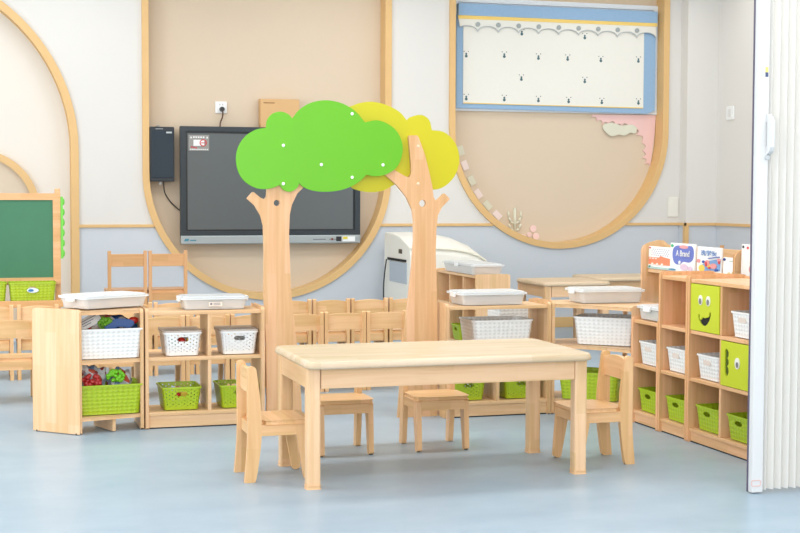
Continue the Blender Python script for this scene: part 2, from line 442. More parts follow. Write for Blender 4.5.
# pink cloud: zoomed view coordinates /3.553 + (560,100)
Z = lambda x, y: (560+x/3.553, 100+y/3.553)
edge = [Z(*p) for p in ((318, 238), (300, 228), (292, 205), (292, 180), (290, 152), (270, 125), (262, 100), (244, 92), (215, 100), (196, 88), (170, 84), (150, 90), (128, 75), (112, 62), (104, 52))]
deco('pink_cloud', 'pink scalloped felt cloud in upper right corner of the right round recess', 'wall decoration', 0,
     [Z(334, 120), Z(338, 54), Z(104, 52)][::-1]+[] if 0 else scal(edge, 5)+[Z(104, 52), Z(338, 54), Z(334, 120)], pink)
cl = [Z(*p) for p in ((150, 92), (158, 112), (180, 128), (205, 122), (225, 126), (245, 116), (262, 118), (268, 100), (250, 88), (215, 92), (180, 82))]
deco('grey_cloud', 'small sage green felt cloud below the pink cloud', 'wall decoration', 0, cl, sage, .024, sm=4)
for k, (px, py, r, m_, lab) in enumerate(((460.5, 150.5, .3, sage, 'topmost sage felt tile of the dotted trail'), (464.6, 165.5, .4, pale, 'upper pale pink felt tile, second of the dotted trail'),
        (471.5, 180.5, .5, sage, 'sage felt tile between the two upper pink ones'), (478, 193.8, .6, pale, 'middle pink felt tile, fourth down the dotted trail'),
        (487.3, 205.3, .75, sage, 'lowest sage felt tile of the dotted trail'), (497, 215, .8, pale, 'lowest pink felt tile, nearest the felt cactus'))):
    p = pt(px, py, y=RY); bm = NB(); box(bm, -.028, .028, -.005, .005, -.042, .042)
    o = obj('felt_tile', bm, m_, bevel=.002); o.location = (p.x, RY-.006, p.z); o.rotation_euler = (0, -r, 0)
    tag(o, lab, 'wall decoration', 'felt tiles along the recess edge')
bm = NB()
def band(bm, pl, r, y=RY-.008):
    for a, b_ in zip(pl, pl[1:]):
        A, B = xz(*a, RY), xz(*b_, RY); cyl(bm, (A[0], y, A[1]), (B[0], y, B[1]), r, 8); ball(bm, (B[0], y, B[1]), r, u=8, v=6); 
    A = xz(*pl[0], RY); ball(bm, (A[0], y, A[1]), r, u=8, v=6)
band(bm, [(514.5, 232), (514.3, 209)], .014)
for s in (1, -1):
    band(bm, [(514.4, 224), (514.4+s*4, 222), (514.4+s*6, 217.5), (514.4+s*6.3, 212.5)][:4], .010)
    band(bm, [(514.4, 231), (514.4+s*4, 229), (514.4+s*5.6, 225)], .010)
tag(obj('felt_cactus', bm, sage, smooth=True), 'sage green felt cactus cut-out near the bottom of the right recess', 'wall decoration')
bm = NB()
for px, py, r in ((532.8, 228.5, .031), (535.6, 236.3, .031), (529, 234.5, .022)):
    A = xz(px, py, RY); cyl(bm, (A[0], RY-.012, A[1]), (A[0], RY-.002, A[1]), r, 20)
q = [xz(*p, RY) for p in ((519, 237.5), (522, 234), (525, 235), (527.5, 239), (532, 241.5), (524, 240))]
prism(bm, q, 'y', RY-.010, RY-.002)
tag(obj('felt_blossoms', bm, plain('pink_felt_light', (240, 210, 206), .9)), 'cluster of round pink felt blossoms right of the felt cactus', 'wall decoration')

# ------------------------------------------------------------------ screen, speaker, outlet
tv = thing('interactive_display', 'large black wall screen with grey lower bar behind the green tree', 'television', (2.45, 11.78, .76))
bm = NB(); prism(bm, [(1.675, .835), (3.205, .835), (3.205, 1.735), (1.675, 1.735)], 'y', 11.76, 11.8, [[(1.72, .872), (3.16, .872), (3.16, 1.695), (1.72, 1.695)]])
loc(obj('frame', bm, plain('tv_frame', (52, 60, 66), .35, metal=.3), tv, bevel=.004))
bm = NB(); box(bm, 1.68, 3.2, 11.785, 11.84, .80, 1.73); loc(obj('housing', bm, black, tv))
def screen_mat():
    m = plain('screen_glass', (66, 68, 68), .22, .6); return m
bm = NB(); box(bm, 1.735, 3.145, 11.774, 11.786, .885, 1.68); loc(obj('screen', bm, plain('screen_glass', (84, 90, 92), .28, .7), tv))
bm = NB(); prism(bm, [(1.72, .872), (3.16, .872), (3.16, 1.695), (1.72, 1.695)], 'y', 11.772, 11.785, [[(1.735, .885), (3.145, .885), (3.145, 1.68), (1.735, 1.68)]])
loc(obj('inner_bezel', bm, plain('tv_bezel', (26, 30, 34), .3), tv))
bm = NB(); box(bm, 1.675, 3.205, 11.745, 11.82, .765, .835); bar = loc(obj('lower_bar', bm, plain('tv_silver', (168, 176, 178), .35, metal=.5), tv, bevel=.008))
bm = NB(); box(bm, 2.93, 3.01, 11.743, 11.746, .797, .801)
for x in (2.79, ): box(bm, x, x+.11, 11.743, 11.746, .797, .801)
loc(obj('print', bm, black, tv))
bm = NB(); cyl(bm, (2.955, 11.746, .80), (2.955, 11.738, .80), .010, 12)
loc(obj('button', bm, plain('red_brown', (120, 60, 50), .5), tv, smooth=False))
bm = NB(); box(bm, 2.99, 3.035, 11.742, 11.746, .782, .822); loc(obj('port_cover', bm, black, tv))
bm = NB(); box(bm, 3.045, 3.155, 11.742, 11.746, .78, .822); st = loc(obj('sticker', bm, white, tv)); st['label'] = 'white sticker with yellow block'
bm = NB(); box(bm, 3.05, 3.09, 11.740, 11.743, .80, .82); y_ = obj('yellow_block', bm, plain('yellow_print', (230, 214, 70), .6)); y_.data.transform(Matrix.Translation(-Vector(tv.location))); y_.parent = st
RXF = Matrix.Rotation(PI/2, 4, 'X')
o = text('logo', 'seewo', .04, plain('teal_logo', (40, 110, 140), .5), Matrix.Translation((1.755, 11.742, .80)) @ RXF) if 0 else None
bm = NB(); prism(bm, [(1.70, .79), (1.735, .79), (1.745, .81), (1.71, .81)], 'y', 11.741, 11.746); box(bm, 1.75, 1.80, 11.741, 11.746, .792, .802)
loc(obj('logo', bm, plain('teal_logo', (60, 130, 150), .5), tv))
bm = NB(); box(bm, 1.745, 1.915, 11.770, 11.7735, 1.535, 1.665); s2 = loc(obj('warning_label', bm, plain('label_grey', (150, 148, 144), .4), tv))
def sub(parent, name, bm, mat):
    o = obj(name, bm, mat); root = parent.parent
    o.data.transform(Matrix.Translation(-Vector(root.location))); o.parent = parent; return o
bm = NB(); box(bm, 1.785, 1.875, 11.767, 11.770, 1.575, 1.625); sub(s2, 'white_panel', bm, white)
bm = NB(); prism(bm, circle(1.865, 1.60, .03, 20), 'y', 11.765, 11.768, [circle(1.865, 1.60, .022, 20)]); box(bm, 1.845, 1.885, 11.765, 11.768, 1.597, 1.603)
for k in range(6): box(bm, 1.765+k*.018, 1.777+k*.018, 11.766, 11.770, 1.56-.004*k, 1.572-.004*k) if k < 3 else None
sub(s2, 'red_sign', bm, plain('red_print', (200, 60, 70), .5))
bm = NB()
for k in range(5): box(bm, 1.782+k*.02, 1.795+k*.02, 11.767, 11.770, 1.64, 1.652)
for k in range(9): box(bm, 1.757+k*.017, 1.769+k*.017, 11.767, 11.770, 1.542, 1.55)
for x in (1.757, 1.89): prism(bm, [(x, 1.637), (x+.016, 1.637), (x+.008, 1.655)], 'y', 11.767, 11.770)
sub(s2, 'lettering', bm, white)

sp_ = thing('wall_speaker', 'tall black wall speaker left of the screen', 'speaker', (1.52, 11.8, 1.28))
bm = NB(); box(bm, 1.425, 1.622, 11.72, 11.86, 1.28, 1.725); loc(obj('cabinet', bm, plain('speaker_black', (40, 46, 52), .5), sp_, bevel=.008))
bm = NB(); box(bm, 1.437, 1.610, 11.712, 11.722, 1.31, 1.695); loc(obj('grille', bm, plain('speaker_grille', (46, 56, 66), .8, noise=.3, nscale=500, bump=.5), sp_, bevel=.004))
bm = NB(); box(bm, 1.555, 1.600, 11.708, 11.713, 1.672, 1.685); box(bm, 1.47, 1.53, 11.716, 11.721, 1.705, 1.709); loc(obj('badge', bm, plain('silver', (190, 196, 198), .4), sp_))
bm = NB(); cyl(bm, (1.5, 11.78, 1.72), (1.5, 11.78, 1.74), .01); box(bm, 1.49, 1.51, 11.78, RY, 1.725, 1.735); box(bm, 1.50, 1.52, 11.75, 11.78, 1.255, 1.28); loc(obj('bracket', bm, plain('grey_metal', (170, 170, 168), .4), sp_))
tag(tube('speaker_cable', [(1.54, 11.78, 1.28), (1.545, 11.8, 1.22), (1.56, 11.85, 1.18), (1.60, 11.87, 1.12), (1.66, 11.87, 1.06), (1.70, 11.85, 1.03)], .005, black), 'thin black cable from wall speaker to the screen', 'cable')
ou = thing('wall_outlet', 'white wall socket above the screen', 'outlet', (2.035, RY, 1.90))
bm = NB(); box(bm, 1.985, 2.083, RY-.014, RY, 1.852, 1.950); loc(obj('plate', bm, white, ou, bevel=.005))
bm = NB()
for dx in (-.012, .012): box(bm, 2.033+dx, 2.037+dx, RY-.0155, RY-.013, 1.918, 1.93)
loc(obj('slots', bm, plain('slot_grey', (120, 120, 120), .6), ou))
pl = thing('power_plug', 'black plug and cord running from wall socket down to the screen', 'plug', (2.035, RY-.02, 1.885))
bm = NB(); cyl(bm, (2.04, RY-.014, 1.885), (2.04, RY-.05, 1.885), .022, 16, .018); loc(obj('plug_body', bm, black, pl, smooth=False))
o = tube('cord', [(2.04, RY-.045, 1.885), (2.045, RY-.04, 1.85), (2.04, RY-.03, 1.81), (2.02, RY-.03, 1.77), (2.018, RY-.04, 1.70)], .006, plain('brown_cord', (90, 66, 50), .6)); o.parent = pl; loc(o)
bx = thing('brown_box', 'flat brown box standing on top of the screen', 'box', (2.515, 11.84, 1.735))
bm = NB(); box(bm, 2.35, 2.682, 11.79, 11.88, 1.735, 1.975); loc(obj('carton', bm, plain('kraft', (214, 174, 124), .8, noise=.03, nscale=12), bx, bevel=.003))
bm = NB(); box(bm, 2.375, 2.47, 11.787, 11.791, 1.938, 1.945); loc(obj('printed_line', bm, plain('brown_print', (150, 108, 66), .8), bx))
# switches
bm = NB(); box(bm, -.05, .05, -.012, 0, -.09, .09)
p = pt(672.5, 207, y=WY); o = obj('wall_panel_cover', bm, plain('cover_cream', (234, 232, 222), .5), bevel=.003); o.location = (p.x, WY, p.z); tag(o, 'pale blank cover plate beside the right round recess', 'cover plate')
p = pt(731, 113, x=RX)
sw = thing('light_switch', 'small white switch on right wall near the folding door', 'switch', (RX, p.y, p.z))
bm = NB(); box(bm, -.014, 0, -.06, .06, -.06, .06); obj('plate', bm, white, sw, bevel=.004)
bm = NB(); box(bm, -.019, -.013, -.025, .025, -.035, .035); obj('rocker', bm, plain('switch_grey', (222, 222, 220), .4), sw, bevel=.002)

# ------------------------------------------------------------------ accordion door at the right
fd = thing('folding_door', 'white accordion folding door at the right edge, handle on its lead post', 'folding door', (2.978, 5.0, 0))
wd = plain('door_white', (216, 217, 217), .3); wp = plain('door_pleat', (228, 226, 221), .4)
bm = NB(); box(bm, -.008, .040, -.03, .006, .004, 2.75); obj('lead_post', bm, wd, fd, bevel=.004)
bm = NB(); box(bm, -.012, -.007, .0, .007, .004, 2.75); obj('seal_strip', bm, plain('seal', (92, 84, 104), .5), fd)
bm = NB()
zz = []; x = .042; k = 0
while x < 1.0:
    zz.append((x, (-.026 if k % 2 else .004))); x += .021 if k % 2 else .013; k += 1
t_ = .004
outl = zz+[(a+.002, b_+t_) for a, b_ in zz[::-1]]
prism(bm, outl, 'z', .012, 2.75); obj('pleated_panel', bm, wp, fd)
bm = NB(); prism(bm, [(0, -.08), (.022, -.066), (.03, -.05), (.03, .05), (.022, .066), (0, .08), (0, .055), (.012, .048), (.012, -.048), (0, -.055)], 'x', .028, .048)
for v in bm.verts: v.co.y = -v.co.y-.03; v.co.z += 1.425
obj('handle', bm, wd, fd, bevel=.004)
bm = NB(); cyl(bm, (.034, -.030, 1.335), (.034, -.038, 1.335), .010, 14); obj('lock', bm, plain('silver', (190, 196, 198), .4), fd)
bm = NB(); box(bm, .002, .016, -.0315, -.0295, 1.652, 1.688); s_ = obj('lilac_sticker', bm, plain('lilac', (204, 204, 222), .6), fd); s_['label'] = 'lilac sticker'
bm = NB(); box(bm, .022, .034, -.0315, -.0295, 1.668, 1.688); s_ = obj('yellow_sticker', bm, plain('yellow_st', (220, 206, 120), .6), fd); s_['label'] = 'yellow sticker'
bm = NB(); box(bm, .022, .034, -.0315, -.0295, 1.650, 1.667); s_ = obj('blue_sticker', bm, plain('navy_st', (70, 84, 120), .6), fd); s_['label'] = 'navy sticker'
bm = NB(); prism(bm, rrect(-.012, .030, .03, .055, .007), 'y', -.0315, -.0298, [rrect(-.0095, .0275, .0325, .0525, .005)])
s_ = obj('foot_label', bm, plain('label_line', (226, 178, 170), .6), fd); s_['label'] = 'small outlined label near the floor'

# ------------------------------------------------------------------ chairs
def make_chair():
    r = thing('child_chair', 'small light wooden child chair', 'chair')
    xs = .117; th = .0115
    # back posts (boards shaped in side view); seat faces +y
    for s in (-1, 1):
        bm = NB()
        prof = smooth_pts([(-.150, 0), (-.118, 0), (-.105, .02), (-.088, .14), (-.083, .22), (-.088, .32), (-.102, .44), (-.108, .470), (-.120, .478), (-.136, .474), (-.141, .455), (-.140, .3), (-.141, .15), (-.152, .015)], 3)
        prism(bm, prof, 'x', s*xs-th, s*xs+th)
        lg = obj('back_post', bm, wood('z', 'y', 'chair'), r, bevel=.004)
        bm = NB(); cyl(bm, (s*xs, -.134, 0), (s*xs, -.134, .004), .009); obj('foot_pad', bm, plain('rubber', (70, 66, 60), .7), lg)
        bm = NB()
        prof = [(.062, .20), (.066, .235), (.112, .235), (.118, .20), (.130, .03), (.128, .01), (.118, .003), (.104, .003), (.097, .012), (.090, .05)]
        prism(bm, smooth_pts(prof, 2), 'x', s*(xs-.002)-th, s*(xs-.002)+th)
        lg = obj('leg', bm, wood('z', 'y', 'chair'), r, bevel=.004)
        bm = NB(); cyl(bm, (s*xs, .113, 0), (s*xs, .113, .005), .009); obj('foot_pad', bm, plain('rubber', (70, 66, 60), .7), lg)
    bm = NB()
    out = [(-.104, -.105), (.104, -.105), (.106, -.07), (.1265, -.065)]
    out += [(.1275, .03), (.1275, .10), (.120, .120), (.08, .126), (0, .128), (-.08, .126), (-.120, .120), (-.1275, .10), (-.1275, .03), (-.1265, -.065), (-.106, -.07)]
    prism(bm, out, 'z', .236, .254)
    obj('seat', bm, wood('x', 'y', 'chair'), r, bevel=.006, seg=3)
    for dims, g_ in (((-.104, .104, -.125, -.107, .185, .236), 'x'), ((-.106, .106, .100, .118, .190, .236), 'x'),
                     ((-.1265, -.110, -.085, .07, .190, .236), 'y'), ((.110, .1265, -.085, .07, .190, .236), 'y')):
        obj('rail', box(NB(), *dims), wood(g_, 'z', 'chair'), r, bevel=.002)
    bm = NB(); cols_ = []
    for i in range(13):
        u = -1+2*i/12; x = .107*u; yb = -.128-.010*(1-u*u)
        cols_.append([bm.verts.new((x, yb+dy, z)) for dy, z in ((0, .368), (.018, .368), (.018, .458+.012*(1-u*u)), (0, .458+.012*(1-u*u)))])
    for p, q in zip(cols_, cols_[1:]):
        for i in range(4): bm.faces.new((p[i], p[(i+1) % 4], q[(i+1) % 4], q[i]))
    bm.faces.new(cols_[0]); bm.faces.new(cols_[-1][::-1])
    obj('backrest', bm, wood('x', 'z', 'chair'), r, bevel=.003)
    return r
ch0 = make_chair(); used = False
G = 'small wooden chairs'
# around the near table
for x, y, rz, lab in ((1.228, 5.860, -PI/2, 'wooden child chair at the left end of the near table'),
                      (2.648, 5.80, PI/2, 'wooden child chair at the right end of the near table'),
                      (1.63, 6.33, PI, 'wooden child chair behind the near table, left one of the two'),
                      (2.09, 6.33, PI, 'wooden child chair behind the near table, right one of the two')):
    place(ch0, used, (x, y, 0), rz, lab, 'chairs around the near table'); used = True
row1 = [(.235, "cut off at the photo's left edge"), (.545, "hidden by the angled shelf unit's end panel"), (.815, "seen through the angled shelf unit"), (1.075, "behind the left shelf's left column"),
        (1.335, "behind the left shelf's right column"), (1.60, "mostly behind the green tree's trunk"), (1.904, "leftmost between the tree trunks"),
        (2.166, "middle one between the tree trunks"), (2.428, "touching the yellow tree's trunk")]
for x, s in row1:
    place(ch0, 1, (x, 8.42, 0), random.uniform(-.004, .004), 'child chair in the nearer back row, '+s, 'nearer row of chairs facing the screen')
row2 = [(.14, "cut off at the photo's left edge"), (.42, "left of the angled shelf unit"), (1.01, "behind the left shelf's left column"), (1.28, "behind the left shelf's divider"),
        (1.55, "behind the left shelf's right end"), (2.072, "just right of the green tree trunk"), (2.34, "midway between the tree trunks"), (2.606, "just left of the yellow tree trunk"), (2.875, "hidden behind the yellow tree's trunk")]
for x, s in row2:
    place(ch0, 1, (x, 9.45, 0), random.uniform(-.004, .004), 'child chair in the farther back row, '+s, 'farther row of chairs facing the screen')

def make_tall():
    r = thing('tall_chair', 'tall slim wooden chair', 'chair'); W_ = .134
    for s in (-1, 1):
        bm = NB(); box(bm, s*W_-.013, s*W_+.013, -.16, -.13, 0, .75)
        obj('back_post', bm, wood('z', 'y', 'deep'), r, bevel=.004)
        bm = NB(); box(bm, s*W_-.014, s*W_+.014, .12, .15, 0, .43); obj('leg', bm, wood('z', 'y', 'deep'), r, bevel=.004)
    bm = NB(); box(bm, -.122, .122, -.152, -.136, .63, .725); obj('backrest', bm, wood('x', 'z', 'deep'), r, bevel=.003)
    bm = NB(); prism(bm, rrect(-.149, .149, -.13, .17, .03), 'z', .43, .452); obj('seat', bm, wood('x', 'y', 'deep'), r, bevel=.005)
    for dims in ((-.125, .125, -.15, -.132, .37, .43), (-.125, .125, .125, .143, .37, .43), (-.125, .125, -.15, -.135, .18, .21)):
        obj('rail', box(NB(), *dims), wood('x', 'z', 'deep'), r, bevel=.002)
    return r
tc0 = make_tall()
place(tc0, 0, (1.150, 11.05, 0), 0, 'tall wooden chair by the back wall, left of the pair', 'tall chairs by the back wall')
place(tc0, 1, (1.455, 11.05, 0), 0, 'tall wooden chair by the back wall, right of the pair below the speaker', 'tall chairs by the back wall')
p = pt(708.5, 240, y=11.0)
place(tc0, 1, (p.x, 11.15, 0), .0, 'tall wooden chair far right, its backrest just above the picture books')

# ------------------------------------------------------------------ tables
def make_table(label, loc_, lx, ly, tx, ty, h=.52, group=None):
    r = thing('activity_table', label, 'table', loc_, 0, group)
    bm = NB(); prof = [(.005, -.031), (.001, -.027), (0, -.020), (.002, -.011), (.006, -.005), (.011, -.001), (.017, 0)]
    rings = [[bm.verts.new((x, y, h+dz)) for x, y in rrect(-tx+e, tx-e, -ty+e, ty-e, .05-e, 8)] for e, dz in prof]
    for a, b_ in zip(rings, rings[1:]):
        for i in range(len(a)): bm.faces.new((a[i], a[(i+1) % len(a)], b_[(i+1) % len(a)], b_[i]))
    for f in bm.faces: f.smooth = True
    bm.faces.new(rings[0][::-1]); bm.faces.new(rings[-1])
    obj('tabletop', bm, wood('x', 'y', 'top', .05), r)
    for sx in (-1, 1):
        for sy in (-1, 1):
            bm = NB(); prism(bm, rrect(sx*lx-.028, sx*lx+.028, sy*ly-.028, sy*ly+.028, .010, 3), 'z', .012, h-.030)
            lg = obj('leg', bm, wood('z', 'x', 'pale'), r)
            bm = NB(); prism(bm, rrect(sx*lx-.029, sx*lx+.029, sy*ly-.029, sy*ly+.029, .011, 3), 'z', 0, .014)
            obj('foot_cap', bm, plain('foot_cap', (226, 186, 140), .5), lg, bevel=.003)
    for s in (-1, 1):
        bm = NB(); box(bm, -lx+.03, lx-.03, s*(ly+.014)-.01, s*(ly+.014)+.01, h-.115, h-.030)
        a_ = obj('apron', bm, wood('x', 'z', 'pale'), r, bevel=.002)
        bm = NB(); box(bm, s*(lx+.014)-.01, s*(lx+.014)+.01, -ly+.03, ly-.03, h-.115, h-.030)
        obj('apron', bm, wood('y', 'z', 'pale'), r, bevel=.002)
    return r
make_table('long low wooden table in the middle of the floor, nearest the camera', (1.899, 5.815, 0), .5808, .2559, .620, .335)
make_table('far wooden table by the back wall, left of the two', (4.44, 10.275, 0), .24, .255, .285, .295, group='far tables')
make_table('far wooden table by the back wall, right one half behind the book rack', (5.215, 10.69, 0), .345, .21, .41, .27, group='far tables')

# ------------------------------------------------------------------ shelf units (local: front faces -y, x to the right seen from the front)
T = .018
def shelf_unit(label, loc_, rotz, w_, d, h, levels, dividers, tone='pine', back=False, plinth=.07, lip=.014, name='shelf_unit'):
    """levels = z of the top face of each board; dividers = (x, z0, z1)"""
    r = thing(name, label, 'shelf', loc_, rotz)
    for x in (0, w_-T):
        bm = NB(); prism(bm, rrect(0, d, .004, h, .016, 4)[:12]+[(0, .004), (d, .004)], 'x', x, x+T)
        obj('side_panel', bm, wood('z', 'y', tone), r, bevel=.004)
    for i, z in enumerate(levels):
        last = i == len(levels)-1
        bm = NB(); box(bm, T, w_-T, .004, d-.004, z-T, z)
        obj('top_board' if last else 'shelf', bm, wood('x', 'y', tone), r, bevel=.003)
    for x, z0, z1 in dividers:
        bm = NB(); box(bm, x-T/2, x+T/2, .006, d-.006, z0, z1); obj('divider', bm, wood('z', 'y', tone), r, bevel=.003)
    bm = NB(); box(bm, T, w_-T, .010, .026, .006, levels[0]-T); obj('plinth', bm, wood('x', 'z', tone), r, bevel=.002)
    bm = NB(); box(bm, T, w_-T, d-.03, d-.014, .006, levels[0]-T); obj('plinth', bm, wood('x', 'z', tone), r, bevel=.002)
    bm = NB(); box(bm, .01, w_-.01, .012, d-.012, 0, .005); obj('foot_strip', bm, plain('black_foot', (36, 34, 36), .7), r)
    if back:
        bm = NB(); box(bm, T, w_-T, d-.012, d-.004, .01, h-.004); obj('back_panel', bm, wood('z', 'x', tone), r)
    return r
LV2 = [.083, .360, .592]
shelf_unit('open-backed two-level wooden shelf unit left of the green tree, with four small baskets', (.842, 7.18, 0), 0, .608, .28, .605, LV2, [(.326, .083, .342), (.326, .36, .574)])
shelf_unit('open-backed wooden shelf unit right of the yellow tree trunk, a big grey white basket inside', (2.402, 7.10, 0), 0, .600, .28, .605, LV2, [(.300, .083, .342)])
CAB = 3.305
shelf_unit('low two-level wooden cubby, first of the row running toward the folding door', (CAB, 6.738, 0), -PI/2, .300, .30, .552, [.068, .312, .540], [], 'tall', True)
shelf_unit('narrow three-level wooden cubby with one column, empty at the top', (CAB, 6.436, 0), -PI/2, .298, .30, .800, [.068, .312, .540, .785], [], 'tall', True)
big = shelf_unit('three-level wooden cubby unit with two lime doors beside the folding door', (CAB, 6.136, 0), -PI/2, .600, .30, .800, [.068, .312, .540, .785], [(.300, .068, .294), (.300, .312, .522), (.300, .540, .767)], 'tall', True)
lime = plain('lime_board', (196, 208, 44), .45, noise=.03, nscale=8)
def door(x0, x1, z0, z1, hole):
    W_, H_ = x1-x0, z1-z0
    h = [(x0+a*W_, z0+b_*H_) for a, b_ in hole]
    bm = NB(); prism(bm, [(x0, z0), (x1, z0), (x1, z1), (x0, z1)], 'y', .002, .014, [h])
    return obj('door', bm, lime, big), h
m_in = [(.285, .37), (.275, .31), (.30, .24), (.36, .17), (.44, .125), (.52, .125), (.60, .17), (.67, .25), (.72, .36), (.72, .43), (.68, .44), (.665, .40), (.67, .36), (.62, .315), (.56, .31), (.50, .29), (.455, .31), (.41, .28), (.36, .24), (.33, .28), (.325, .35)]
d1, h1 = door(.020, .289, .543, .764, m_in)
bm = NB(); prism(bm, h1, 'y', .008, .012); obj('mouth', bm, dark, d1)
for ex in (.36, .63):
    cx, cz = .020+ex*.269, .543+.67*.22
    bm = NB(); prism(bm, circle(cx, cz, .019, 20, .024), 'y', -.001, .003); e = obj('eye', bm, plain('eye_white', (236, 236, 230), .3), d1)
    bm = NB(); prism(bm, circle(cx, cz-.006, .011, 16, .014), 'y', -.003, .0); obj('pupil', bm, plain('pupil_grey', (120, 120, 124), .3), d1)
hs = [(.36, .82), (.27, .84), (.22, .78), (.22, .30), (.28, .22), (.38, .24), (.44, .32), (.42, .40), (.36, .45), (.43, .50), (.43, .58), (.36, .63), (.42, .68), (.43, .76)]
d2, h2 = door(.311, .580, .315, .519, [(a*.62, b_) for a, b_ in hs])
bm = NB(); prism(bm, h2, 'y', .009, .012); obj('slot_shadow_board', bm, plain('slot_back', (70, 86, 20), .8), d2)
bm = NB(); prism(bm, circle(.311+.56*.269, .315+.56*.203, .020, 20, .026), 'y', -.002, .003); obj('oval_knob', bm, plain('eye_white', (236, 236, 230), .3), d2)
bm = NB(); prism(bm, circle(.311+.57*.269, .315+.53*.203, .010, 16, .013), 'y', -.004, -.001); obj('knob_centre', bm, plain('pupil_grey', (120, 120, 124), .3), d2)

# angled end unit, left
ae = thing('angled_shelf_unit', 'wedge-shaped wooden shelf unit at the left with a big solid end panel', 'shelf', (.51, 7.09, 0))
A_, B_, C_, D_ = Vector((0, 0)), Vector((.325, .09)), Vector((.325, .37)), Vector((-.205, .20))
def wedge(name, z0, z1, poly, mat, parent, bev=.003):
    bm = NB(); prism(bm, [tuple(p) for p in poly], 'z', z0, z1); return obj(name, bm, mat, parent, bevel=bev)
n_ = (D_-A_).normalized(); pr_ = Vector((n_.y, -n_.x))
if pr_.x < 0: pr_ = -pr_
for nm, P0, dr, L_, side, hh in (('end_panel', A_, n_, .29, pr_, .612), ('side_panel', B_-Vector((T, 0)), Vector((0, 1)), .28, Vector((1, 0)), .605)):
    bm = NB(); prism(bm, rrect(0, L_, .008, hh, .016, 4)[:12]+[(0, .008), (L_, .008)], 'x', 0, T)
    M = Matrix(((side.x, dr.x, 0, P0.x), (side.y, dr.y, 0, P0.y), (0, 0, 1, 0), (0, 0, 0, 1)))
    bmesh.ops.transform(bm, matrix=M, verts=bm.verts)
    o = obj(nm, bm, wood('z', 'y', 'pine'), ae, bevel=.004)
    for q in (.02, L_-.02):
        bm = NB(); c = P0+dr*q+side*T/2; cyl(bm, (c.x, c.y, 0), (c.x, c.y, .009), .010, 12); obj('foot', bm, plain('black_foot', (36, 34, 36), .7), o)
front = [A_+pr_*T+n_*.004, B_+Vector((-T, .004)), C_+Vector((-T, -.006)), D_+pr_*T*1.2]
for z, nm in ((.083, 'shelf'), (.362, 'shelf'), (.606, 'top_board')): wedge(nm, z-T, z, front, wood('x', 'y', 'pine'), ae)
bm = NB(); box(bm, -.009, .009, 0, .22, .004, .064)
bmesh.ops.transform(bm, matrix=Matrix.Translation((.175, .065, 0)) @ Matrix.Rotation(.35, 4, 'Z'), verts=bm.verts)
o = obj('centre_support', bm, wood('y', 'z', 'pine'), ae, bevel=.002)

# corner unit, right: diagonal front between the two runs
cu = thing('corner_shelf_unit', 'diagonal corner wooden shelf unit between the two shelf runs, big white and lime baskets inside', 'shelf', (3.005, 7.10, 0))
poly = [(.018, .006), (.13, -.11), (.298, -.34), (.58, -.34), (.58, .28), (.018, .28)]
curve = [(.018, .004), (.07, -.035), (.13, -.10), (.20, -.19), (.26, -.28), (.295, -.355)]
for z, nm in ((.083, 'shelf'), (.378, 'shelf'), (.596, 'top_board')):
    wedge(nm, z-T, z, curve+[(.575, -.355), (.575, .28), (.018, .28)], wood('x', 'y', 'pine'), cu)
bm = NB(); prism(bm, rrect(0, .28, .004, .608, .016, 4)[:12]+[(0, .004), (.28, .004)], 'x', 0, T); obj('side_panel', bm, wood('z', 'y', 'pine'), cu, bevel=.004)
bm = NB(); prism(bm, rrect(.30, .58, .004, .608, .016, 4)[:12]+[(.30, .004), (.58, .004)], 'y', -.359, -.359+.008); obj('side_panel', bm, wood('z', 'x', 'pine'), cu)
bm = NB(); cyl(bm, (.562, .262, .004), (.562, .262, .59), .014, 12); obj('corner_post', bm, wood('z', 'x', 'pine'), cu)
bm = NB(); prism(bm, [(.018, .012), (.295, -.34), (.305, -.332), (.028, .02)], 'z', .004, .065); obj('plinth', bm, wood('x', 'z', 'pine'), cu)

# ------------------------------------------------------------------ tree shaped partitions
gx = lambda x, y, yy: xz(220+x/2.665, 90+y/2.665, yy)
YT = 7.20
def cut(name, pts, yy, thick, mat, parent, holes=(), k=3, bev=.004):
    q = [gx(x, y, YT) for x, y in pts]; q = smooth_corners(q, k, .009)
    bm = NB(); prism(bm, q, 'y', yy, yy+thick, holes); o = obj(name, bm, mat, None, bevel=bev if not holes else 0)
    o.data.transform(Matrix.Translation(-Vector(parent.location))); o.parent = parent; return o
def crown_outline(circles, n=72):
    """outline of a union of discs, walked by angle from the middle of each disc"""
    pts = []
    for i, (cx, cy, r) in enumerate(circles):
        for k in range(n):
            a = 2*PI*k/n; p = (cx+r*math.cos(a), cy+r*math.sin(a))
            if all(math.hypot(p[0]-x, p[1]-y) > rr-.01 for j, (x, y, rr) in enumerate(circles) if j != i): pts.append((p, i))
    cx0 = sum(p[0][0] for p in pts)/len(pts); cy0 = sum(p[0][1] for p in pts)/len(pts)
    pts.sort(key=lambda t: math.atan2(t[0][1]-cy0, t[0][0]-cx0))
    return [p for p, _ in pts]
green_c = [(43, 185), (49, 152), (68, 124), (95, 107), (121, 102), (123, 101), (126, 80), (140, 64), (160, 59), (180, 66), (190, 77), (192, 78), (212, 53), (245, 34), (285, 29), (325, 38), (358, 58), (382, 86), (384, 88),
           (415, 82), (445, 92), (470, 114), (483, 147), (480, 180), (466, 207), (440, 224), (412, 229), (390, 225), (387, 225), (365, 246), (330, 263), (290, 270), (250, 268), (222, 258), (210, 247), (208, 247),
           (203, 260), (186, 270), (170, 266), (160, 255), (158, 252), (130, 262), (98, 261), (68, 245), (50, 220)]
